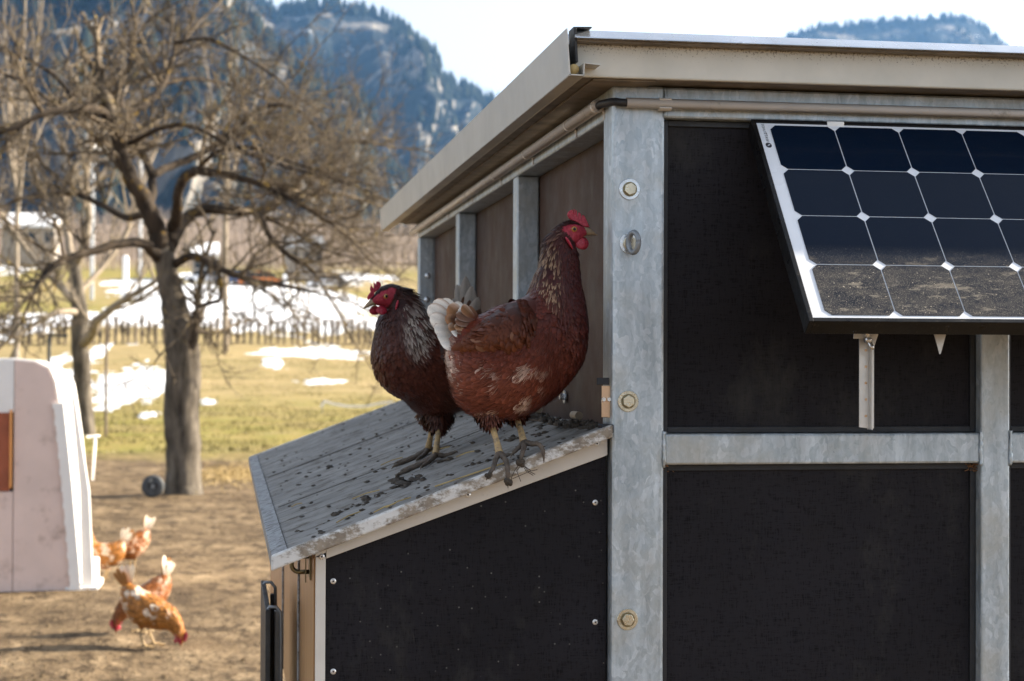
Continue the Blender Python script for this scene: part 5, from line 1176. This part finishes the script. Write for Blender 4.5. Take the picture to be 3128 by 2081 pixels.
def st_from(S, Yp, O, fwd):
    out = []; f = np.array(fwd, float); f /= np.linalg.norm(f)
    for a, b, c, d, w_ in S:
        p = c5(a, b, Yp) - O; q = c5(c, d, Yp) - O; out.append((p[0] / f[0], p[2], q[0] / f[0], q[2], w_))
    return out
f1 = (1, -.0, 0)
h1 = Hen('tall reddish brown hen facing right at the near edge of the nest box roof', O1, f1, st_from(S1, YH1, O1, f1), pal1, 101, 'hens'); h1.near = -1; h1.thighcol = (.085, .027, .016)
h1.body()
L1 = lambda fn, x, y: (lambda p: (float((p - O1)[0]), float((p - O1)[2])))(fn(x, y, YH1))
nf = lambda u, a: ~((u > 12.9) & (a > .8))
def nohk(p_):
    def f(s, u, th):
        b, e, m = p_(s, u, th); return b, b * 2 + .012, np.full(len(b), .38)
    return f
h1.cover(1900, (4.2, 9.3), (0, math.pi), .019, .0058, .0012, keep=nf, camber=.12, jit=.2, pal=nohk(pal1))
h1.cover(500, (4.2, 8.2), (0, 1.0), .020, .0055, .0014, camber=.12, jit=.2, pal=nohk(pal1))
h1.cover(1000, (1.2, 5.5), (0, 1.6), .023, .0078, .0013, camber=.12, jit=.2)
h1.cover(1700, (7.2, 13.4), (0, 1.7), .030, .0023, .0018, lance=True, jit=.10, five=True)
h1.cover(1300, (8.6, 13.2), (1.2, math.pi), .016, .0030, .0012, lance=True, jit=.18)
h1.cover(120, (13.0, 13.9), (1.2, 1.9), .009, .0014, .0016, lance=True, jit=.2)
h1.cover(420, (12.6, 16.3), (0, .85), .008, .0018, .0012, lance=True, jit=.2)
h1.cover(160, (12.7, 13.7), (.8, 2.6), .008, .0018, .0012, lance=True, jit=.2)
h1.cover(700, (.2, 5.0), (1.2, math.pi), .024, .0065, .0020, gravity=.3, camber=.1)
h1.cover(9000, (.15, 5.8), (1.2, math.pi), .020, .0007, .0034, lance=True, gravity=.5, jit=.55, camber=.1)
h1.cover(2600, (4.5, 7.2), (1.5, math.pi), .014, .0007, .0020, lance=True, gravity=.3, jit=.4, camber=.1)
def wcol1(u, v):
    u = np.asarray(u, float); m = len(u); b = lerp((.050, .0125, .007), (.125, .036, .0115), np.clip(u * .7 + v * .45 - .15, 0, 1)); e = b * 1.7 + .008
    rr_ = hsh(np.floor(u * 37), np.floor(v * 23), 5); odd = rr_ > .975; b = b.copy(); b[odd] = (.20, .10, .06); return b, e, np.full(m, .28)
h1.wing([L1(c5, *q) for q in ((1195, 770), (1130, 690), (1040, 700), (930, 760), (830, 840), (735, 945))], [L1(c5, *q) for q in ((1190, 840), (1150, 930), (1060, 985), (940, 990), (830, 985), (728, 965))], (-1, 1), wcol1, 520)
W1, T1, Br1 = (.88, .82, .73), (.33, .17, .085), (.15, .065, .033)
tl = []
def tf(bx, by, tx, ty, y0, y1, W_, base, edge, mx, zt=0):
    a = L1(c5, bx, by); b = L1(c5, tx, ty); d = np.array([b[0] - a[0], y1 - y0, b[1] - a[1]]); tl.append((a[0], y0, a[1], *d, np.linalg.norm(d), W_, base, edge, mx, (-.25, -1 if y0 <= 0 else 1, .45)))
tf(770, 850, 620, 660, .004, .010, .0155, W1, T1, .8); tf(770, 840, 575, 668, .0, .002, .0155, W1, T1, .95); tf(770, 860, 540, 700, -.004, -.010, .0155, W1, T1, .9); tf(770, 870, 545, 765, -.007, -.018, .0145, W1, T1, .8)
tf(770, 880, 570, 835, -.010, -.024, .0145, W1, T1, .95); tf(775, 890, 585, 895, -.012, -.028, .0145, W1, T1, .8); tf(770, 900, 600, 945, -.014, -.030, .016, W1, T1, .9)
tf(800, 820, 660, 700, -.010, -.020, .014, T1, W1, .5); tf(810, 830, 640, 770, -.014, -.026, .012, T1, Br1, .5); tf(815, 800, 690, 690, -.006, -.014, .013, W1, Br1, .6); tf(830, 800, 670, 780, -.016, -.030, .011, Br1, T1, .6)
tf(830, 815, 650, 850, -.018, -.034, .012, T1, W1, .4); tf(850, 800, 720, 730, -.010, -.022, .013, W1, T1, .4); tf(840, 830, 670, 880, -.020, -.036, .012, W1, T1, .4); tf(860, 790, 770, 730, -.010, -.020, .013, Br1, T1, .4)
for (a_, b_, c_, d_) in ((835, 790, 735, 705), (850, 800, 700, 755), (850, 815, 690, 800), (855, 825, 690, 835), (850, 835, 700, 865), (845, 850, 700, 900)): tf(a_, b_, c_, d_, -.022, -.040, .0085, T1 if a_ % 2 else Br1, W1, .5)
tf(770, 850, 600, 690, .008, .020, .0145, W1, T1, .8); tf(770, 870, 580, 780, .012, .030, .0145, W1, T1, .2)
h1.tail(tl)
cmb = [L1(c9, *q) for q in ((760, 385), (712, 345), (690, 295), (705, 250), (745, 220), (775, 212), (788, 300), (793, 205), (808, 202), (815, 305), (826, 208), (842, 230), (856, 340), (868, 258), (892, 258), (915, 295), (924, 380), (942, 295), (965, 310), (1000, 375), (1030, 450), (1048, 492), (975, 500), (905, 470), (850, 420))]
we = L1(c9, 890, 745); wl = L1(c9, 622, 665); wl2 = L1(c9, 738, 862); ey = L1(c9, 773, 537)
h1.head(cmb, ey, h1.ysurf(*ey), (L1(c9, 945, 478), L1(c9, 1172, 615), L1(c9, 915, 660), L1(c9, 905, 628)), (we[0], we[1], .0098, .0110), (wl[0], wl[1], wl2[0], wl2[1], .0052))
fa = 2.812
h1.leg([c7(1175, 350, 2.842), c7(1195, 480, 2.836), c7(1260, 700, 2.822), c7(1300, 870, fa - .002)],
       [[c7(1300, 870, fa - .004), c7(1380, 960, 2.790), c7(1415, 1080, 2.7705), c7(1418, 1200, 2.768), c7(1420, 1262, 2.768)], [c7(1295, 875, fa - .004), c7(1245, 960, 2.798), c7(1210, 1080, 2.7785), c7(1150, 1170, 2.772)], [c7(1310, 870, fa - .002), c7(1370, 900, 2.806), c7(1440, 890, 2.804)], [c7(1300, 870, fa), c7(1280, 900, 2.835), c7(1260, 880, 2.85)]], .0058, (c7(1160, 180, 2.85), c7(1188, 430, 2.838), .030))
fb = 2.822
h1.leg([c7(1530, 280, 2.872), c7(1560, 400, 2.865), c7(1610, 560, 2.845), c7(1650, 710, fb)],
       [[c7(1660, 710, fb), c7(1760, 735, 2.800), c7(1870, 745, 2.779), c7(1925, 830, 2.769), c7(1935, 900, 2.768)], [c7(1650, 715, fb), c7(1590, 780, 2.812), c7(1500, 865, 2.800)], [c7(1655, 720, fb), c7(1650, 800, 2.795), c7(1625, 880, 2.772), c7(1612, 950, 2.768)], [c7(1650, 710, fb), c7(1620, 740, 2.85), c7(1600, 750, 2.862)]], .0058, (c7(1500, 120, 2.885), c7(1550, 345, 2.868), .030))
mb = MB(); rgm = np.random.RandomState(5)
for (x, y, r) in ((1425, 1290, .0085), (1450, 1310, .006), (1605, 1020, .009), (1140, 1190, .006)):
    for _ in range(4): mb.ball(c7(x + rgm.uniform(-25, 25), y + rgm.uniform(-25, 25), 2.768), r * rgm.uniform(.4, .8), 7, 5)
for _ in range(6):
    p = c7(1610 + rgm.uniform(-20, 20), 1020, 2.767); mb.tube([p, p + np.array([rgm.uniform(-.012, .022), -.002, -.012]), p + np.array([rgm.uniform(-.02, .03), -.002, rgm.uniform(-.03, -.008)])], .0006, 4)
o = mb.build('mud_on_toes', MT['mud'], h1.root)
h1.flush()

# ---------------------------------------------------------------- the darker hen behind, facing left
def pal2(s, u, th):
    u = np.asarray(u, float); a = absth(th); P = s.loft.ev(u, th)
    nz = fbm(P[:, 0] * 38 + 9, P[:, 2] * 38, 3, 71); nz2 = fbm(P[:, 0] * 90, P[:, 2] * 90 + P[:, 1] * 60, 2, 72)
    base = lerp((.068, .0175, .0095), (.036, .0115, .0095), np.clip((u - 5) / 6, 0, 1))
    fl = np.clip((a - 1.6) / .4, 0, 1) * np.clip((4.6 - u) / 1.4, 0, 1); base = base * (1 - fl[:, None]) + np.array([.095, .032, .018]) * fl[:, None]
    wh = np.clip((nz - .66) / .05, 0, 1) * fl * .6; base = base * (1 - wh[:, None]) + np.array([.4, .3, .25]) * wh[:, None]
    hk = np.clip((u - 6.6) / .6, 0, 1) * np.clip((13.2 - u) / 3.0, 0, 1) * np.clip((1.85 - a) / .35, 0, 1)
    edge = base * 1.9 + .010; edge = edge * (1 - hk[:, None]) + np.array([.50, .44, .38]) * hk[:, None]
    mix = np.where(hk > .2, np.where(s.rg.rand(len(u)) < .6, .95, .12), .36); top = (u > 13.0) & (a < 1.0); base[top] = (.016, .009, .008)
    return base, edge, mix
S2 = [(850, 800, 860, 900, .018), (795, 800, 825, 1050, .044), (720, 808, 770, 1310, .070), (650, 815, 640, 1395, .080), (580, 815, 500, 1380, .084), (535, 800, 400, 1305, .082), (505, 772, 292, 1238, .076), (485, 735, 222, 1150, .068),
      (468, 702, 194, 1040, .060), (452, 680, 200, 940, .050), (436, 655, 216, 850, .042), (416, 628, 230, 792, .035), (388, 600, 244, 760, .029), (335, 573, 262, 725, .024), (285, 567, 240, 706, .0215), (235, 587, 214, 700, .018), (190, 628, 184, 695, .0125), (166, 657, 168, 691, .0085)]
YH2 = 3.36; O2 = c5(480, 1560, YH2); f2 = (-math.cos(R(18)), -math.sin(R(18)), 0)
h2 = Hen('dark brown hen with silvery hackle facing left on the nest box roof', O2, f2, st_from(S2, YH2, O2, f2), pal2, 202, 'hens'); h2.near = 1; h2.thighcol = (.052, .018, .011)
h2.body(); h2.pointed = 1
L2 = lambda fn, x, y: (lambda p: (float((p - O2)[0]) / h2.f[0], float((p - O2)[2])))(fn(x, y, YH2))
h2.cover(1900, (4.0, 9.3), (0, math.pi), .021, .0064, .0012, keep=nf, camber=.12, jit=.2, pal=nohk(pal2))
h2.cover(400, (4.2, 8.2), (0, 1.0), .022, .006, .0014, camber=.12, jit=.2, pal=nohk(pal2))
h2.cover(900, (.6, 5.5), (0, 1.8), .025, .0080, .0013, camber=.12, jit=.2)
h2.cover(1500, (6.6, 13.2), (0, 1.85), .040, .0030, .0030, lance=True, jit=.10, five=True)
h2.cover(1100, (8.6, 13.2), (1.3, math.pi), .018, .0034, .0012, lance=True, jit=.18)
h2.cover(120, (12.8, 13.7), (1.2, 1.9), .009, .0014, .0016, lance=True, jit=.2)
h2.cover(420, (12.4, 16.2), (0, .85), .009, .002, .0012, lance=True, jit=.2)
h2.cover(160, (12.6, 13.6), (.8, 2.6), .009, .002, .0012, lance=True, jit=.2)
h2.cover(5000, (.2, 5.4), (1.4, math.pi), .022, .0008, .0032, lance=True, gravity=.5, jit=.5, camber=.1)
def wcol2(u, v):
    b = lerp((.038, .014, .010), (.066, .023, .013), np.clip(np.asarray(u) * .8, 0, 1)); return b, b * 1.6 + .006, np.full(len(b), .22)
h2.wing([L2(c5, *q) for q in ((480, 960), (540, 880), (620, 880), (700, 900), (780, 950), (860, 1000))], [L2(c5, *q) for q in ((480, 1010), (520, 1090), (600, 1130), (690, 1130), (780, 1090), (865, 1020))], (1, -1), wcol2, 200, 8)
tl = []
def tf2(bx, by, tx, ty, y0, y1, W_, base, edge, mx):
    a = L2(c5, bx, by); b = L2(c5, tx, ty); d = np.array([b[0] - a[0], y1 - y0, b[1] - a[1]]); tl.append((a[0], y0, a[1], *d, np.linalg.norm(d), W_, base, edge, mx, (-.25, 1 if y0 >= 0 else -1, .3)))
G2, D2 = (.62, .57, .51), (.14, .075, .05)
tf2(810, 850, 700, 650, .0, .006, .017, G2, D2, .35); tf2(810, 850, 735, 560, .002, .006, .017, G2, D2, .3); tf2(812, 850, 780, 505, .004, .008, .018, G2, D2, .35); tf2(815, 850, 815, 570, .006, .016, .018, G2, G2, .2); tf2(820, 850, 838, 640, .008, .022, .017, G2, D2, .4)
tf2(820, 850, 850, 720, .010, .028, .014, D2, G2, .5); tf2(815, 850, 760, 640, .008, .012, .014, D2, G2, .4); tf2(815, 850, 790, 660, .010, .018, .013, D2, G2, .3); tf2(800, 850, 720, 680, -.006, -.01, .016, G2, D2, .3); tf2(810, 850, 770, 560, -.008, -.014, .016, G2, G2, .2)
h2.tail(tl)
cmb = [L2(c6, *q) for q in ((380, 290), (310, 345), (292, 415), (250, 440), (205, 470), (196, 420), (215, 380), (240, 350), (252, 330), (240, 285), (256, 225), (285, 268), (300, 290), (305, 178), (330, 205), (342, 240), (348, 168), (385, 166), (412, 190), (420, 235))]
ey = L2(c6, 433, 408); we = L2(c6, 405, 622); wl = L2(c6, 602, 470); wl2 = L2(c6, 560, 625)
h2.head(cmb, ey, h2.ysurf(*ey), (L2(c6, 262, 452), L2(c6, 130, 602), L2(c6, 310, 566), L2(c6, 330, 530)), (we[0], we[1], .0118, .0092), (wl[0], wl[1], wl2[0], wl2[1], .0056), .0056)
def onroof(x, y): return np.array([x, y, rz(x) + .005])
q = c7(385, 870, 3.30); A_ = onroof(q[0], 3.30); tp = c7(425, 440, 3.36)
h2.leg([tp, c7(420, 560, 3.345), c7(395, 760, 3.315), A_ + np.array([0, 0, .008])],
       [[A_ + np.array([0, 0, .006]), A_ + np.array([-.03, -.012, -.012]), A_ + np.array([-.075, -.035, -.028])], [A_ + np.array([0, 0, .006]), A_ + np.array([-.015, -.03, -.004]), A_ + np.array([-.035, -.07, -.012])], [A_ + np.array([0, 0, .006]), A_ + np.array([-.03, .01, -.011]), A_ + np.array([-.06, .02, -.023])], [A_ + np.array([0, 0, .006]), A_ + np.array([.018, -.004, .005]), A_ + np.array([.034, -.008, .011])]], .0062, (c7(420, 250, 3.37), c7(424, 510, 3.355), .034))
q = c7(300, 700, 3.45); B_ = onroof(q[0], 3.48); tp = c7(330, 400, 3.44)
h2.leg([tp, c7(325, 500, 3.445), B_ * .45 + c7(325, 500, 3.445) * .55, B_ + np.array([0, 0, .008])],
       [[B_ + np.array([0, 0, .006]), B_ + np.array([-.03, -.012, -.011]), B_ + np.array([-.07, -.03, -.026])], [B_ + np.array([0, 0, .006]), B_ + np.array([-.012, -.03, -.004]), B_ + np.array([-.03, -.07, -.011])], [B_ + np.array([0, 0, .006]), B_ + np.array([-.03, .012, -.011]), B_ + np.array([-.06, .025, -.022])], [B_ + np.array([0, 0, .006]), B_ + np.array([.02, -.005, .006]), B_ + np.array([.045, -.012, .012])]], .0062, (c7(340, 250, 3.42), c7(330, 440, 3.44), .032))
h2.flush()

# ---------------------------------------------------------------- hens out in the run
STD = [(-.13, .275, -.135, .225, .018), (-.115, .28, -.125, .165, .045), (-.05, .265, -.075, .11, .075), (0, .26, -.005, .095, .085), (.05, .265, .06, .105, .082), (.075, .28, .11, .14, .073), (.085, .30, .135, .19, .058), (.092, .32, .142, .24, .044), (.10, .345, .14, .285, .033), (.105, .37, .139, .32, .026), (.112, .395, .145, .35, .022), (.13, .405, .15, .358, .019), (.15, .398, .158, .365, .012), (.163, .388, .165, .372, .007)]
PECK = [(-.125, .31, -.13, .26, .018), (-.105, .312, -.125, .20, .045), (-.04, .29, -.07, .13, .075), (.02, .262, -.01, .10, .086), (.07, .243, .05, .092, .082), (.11, .222, .09, .09, .070), (.145, .20, .115, .09, .055), (.17, .175, .135, .085, .042), (.19, .145, .15, .075, .033), (.205, .115, .165, .06, .027), (.212, .085, .175, .045, .023), (.212, .06, .182, .03, .019), (.208, .04, .19, .02, .012), (.203, .026, .195, .013, .007)]
def pal3(dark, pale):
    def f(s, u, th):
        u = np.asarray(u, float); a = absth(th); P = s.loft.ev(u, th); nz = fbm(P[:, 0] * 24 + s.seed, P[:, 2] * 24 + P[:, 1] * 12, 3, s.seed)
        base = lerp(dark, tuple(q * 1.5 for q in dark), nz); wh = np.clip((nz - .60) / .06, 0, 1) * .9 * np.clip((1.9 * pale - u * .0), 0, 1) + np.clip((1.0 - u) / .6, 0, 1) * .8
        wh = np.clip(wh, 0, 1); base = base * (1 - wh[:, None]) + np.array([.68, .55, .42]) * wh[:, None]; return base, base * 1.35, np.full(len(u), .3)
    return f
def runhen(label, px, py, Y, yaw, st, dark, pale, seed, scale=1., peck=False, zb=None):
    p = at(px, py, Y=Y); O = (p[0], Y, float(terr(p[0], Y)) + .002 if zb is None else zb(p[0])); f = (math.cos(yaw), math.sin(yaw), 0)
    st = [tuple(v * scale for v in q) for q in st]
    h = Hen(label, O, f, st, pal3(dark, pale), seed, 'hens', lod=2); h.near = -1; h.thighcol = tuple(q * 1.1 for q in dark); h.body(); k = scale
    h.cover(420, (.3, 9), (0, math.pi), .028 * k, .011 * k, .004 * k)
    h.cover(300, (5.5, 11), (0, math.pi), .024 * k, .005 * k, .003 * k, lance=True); h.cover(400, (.2, 4), (1.2, math.pi), .028 * k, .003 * k, .006 * k, lance=True, gravity=.5)
    h.flush(); rg = h.rg; z0 = st[0][1]; x0 = st[0][0]; sp_t = []
    for i in range(9):
        a = R(62 + 42 * (i / 8 - .5) + (10 if peck else 0)); sp_t.append((x0 + .015 * k, (i % 3 - 1) * .008 * k, z0 - .03 * k, -math.cos(a), (i % 3 - 1) * .18, math.sin(a), .13 * k * rg.uniform(.7, 1.1), .015 * k, (.80, .72, .60) if i % 3 else (.42, .20, .07), (.45, .24, .10), .5, (-.3, (i % 3 - 1) or 1, .2)))
    h.tail(sp_t)
    t = st[-1]; hx, hz = (t[0] + t[2]) / 2, (t[1] + t[3]) / 2; q = st[-4]; cx, cz = (q[0] + q[2]) / 2, (q[1] + q[3]) / 2
    d = np.array([hx - cx, hz - cz]); d /= np.linalg.norm(d); up = np.array([-d[1], d[0]]) if not peck else np.array([-d[1], d[0]])
    B = np.array([cx, cz]); c_ = lambda a, b: tuple(B + d * a * k + up * b * k)
    comb = [c_(-.012, .018), c_(-.018, .040), c_(-.006, .034), c_(-.002, .046), c_(.006, .034), c_(.012, .042), c_(.018, .028), c_(.028, .028), c_(.034, .012)]
    w_ = c_(.020, -.026); l1 = c_(-.006, -.008); l2 = c_(-.004, -.028)
    h.head(comb, c_(.012, .004), .019 * k, (c_(.038, .008), c_(.066, -.008), c_(.036, -.012), c_(.036, -.006)), (w_[0], w_[1], .011 * k, .015 * k), (l1[0], l1[1], l2[0], l2[1], .006 * k), .005 * k)
    for s_ in ((-1, 1) if zb is None else ()):
        T = h.w(np.array([-.01 * k, s_ * .04 * k, .12 * k])); F = h.w(np.array([.012 * k, s_ * .045 * k, .012])); gz_ = float(terr(F[0], F[1])) + .006; F[2] = gz_ + .008; mid = (T + F) / 2 - np.array(f) * .012
        fv = np.array(f); lv = h.l
        h.leg([T, mid, F], [[F, F + fv * .03 * k - (0, 0, .006), F + fv * .06 * k - (0, 0, .009)], [F, F + fv * .025 * k + lv * .02 * k - (0, 0, .006), F + fv * .045 * k + lv * .035 * k - (0, 0, .009)], [F, F + fv * .025 * k - lv * .02 * k - (0, 0, .006), F + fv * .045 * k - lv * .035 * k - (0, 0, .009)], [F, F - fv * .02 * k - (0, 0, .006), F - fv * .03 * k - (0, 0, .008)]], .0065 * k, (h.w(np.array([-.02 * k, s_ * .035 * k, .17 * k])), T * .75 + F * .25, .036 * k), muddy=False)
    return h
GOLD = (.28, .115, .028); RED = (.17, .058, .016)
runhen('golden brown hen with white tail pecking at the ground in front', 338, 1490, 9.48, R(-28), PECK, GOLD, .9, 301, 1.06, True)
runhen('brown hen with white tail partly hidden behind the pecking hen', 338, 1450, 9.95, R(212), PECK, RED, .35, 302, 1.0, True)
runhen('brown hen with upright white tail standing right of the hutch', 302, 1318, 12.8, R(205), PECK, RED, .3, 303, .98, True)
runhen('golden hen with red comb half hidden by the hutch corner', 243, 1325, 12.45, R(172), STD, GOLD, .6, 304, 1.0)
runhen('hen sitting farther back on the nest box roof with only its pale tail showing', 1018, 900, 4.30, R(82), PECK, (.05, .02, .012), .2, 305, .92, True, lambda x: rz(x) - .085)
# ================================================================ air between here and the mountains
hz = bpy.data.materials.new('valley_haze'); hz.use_nodes = True; t = hz.node_tree; t.nodes.remove(t.nodes['Principled BSDF'])
pv = t.nodes.new('ShaderNodeVolumePrincipled'); pv.inputs['Color'].default_value = (.22, .50, 1, 1); pv.inputs['Density'].default_value = HAZE; pv.inputs['Anisotropy'].default_value = .2
t.links.new(pv.outputs[0], t.nodes['Material Output'].inputs['Volume'])
if HAZE > 0:
    ho = MB().box(-2600, 3400, -2000, 6200, -60, 720).build('haze', hz); tag(ho, 'thin blue winter haze filling the valley', 'haze', kind='stuff')
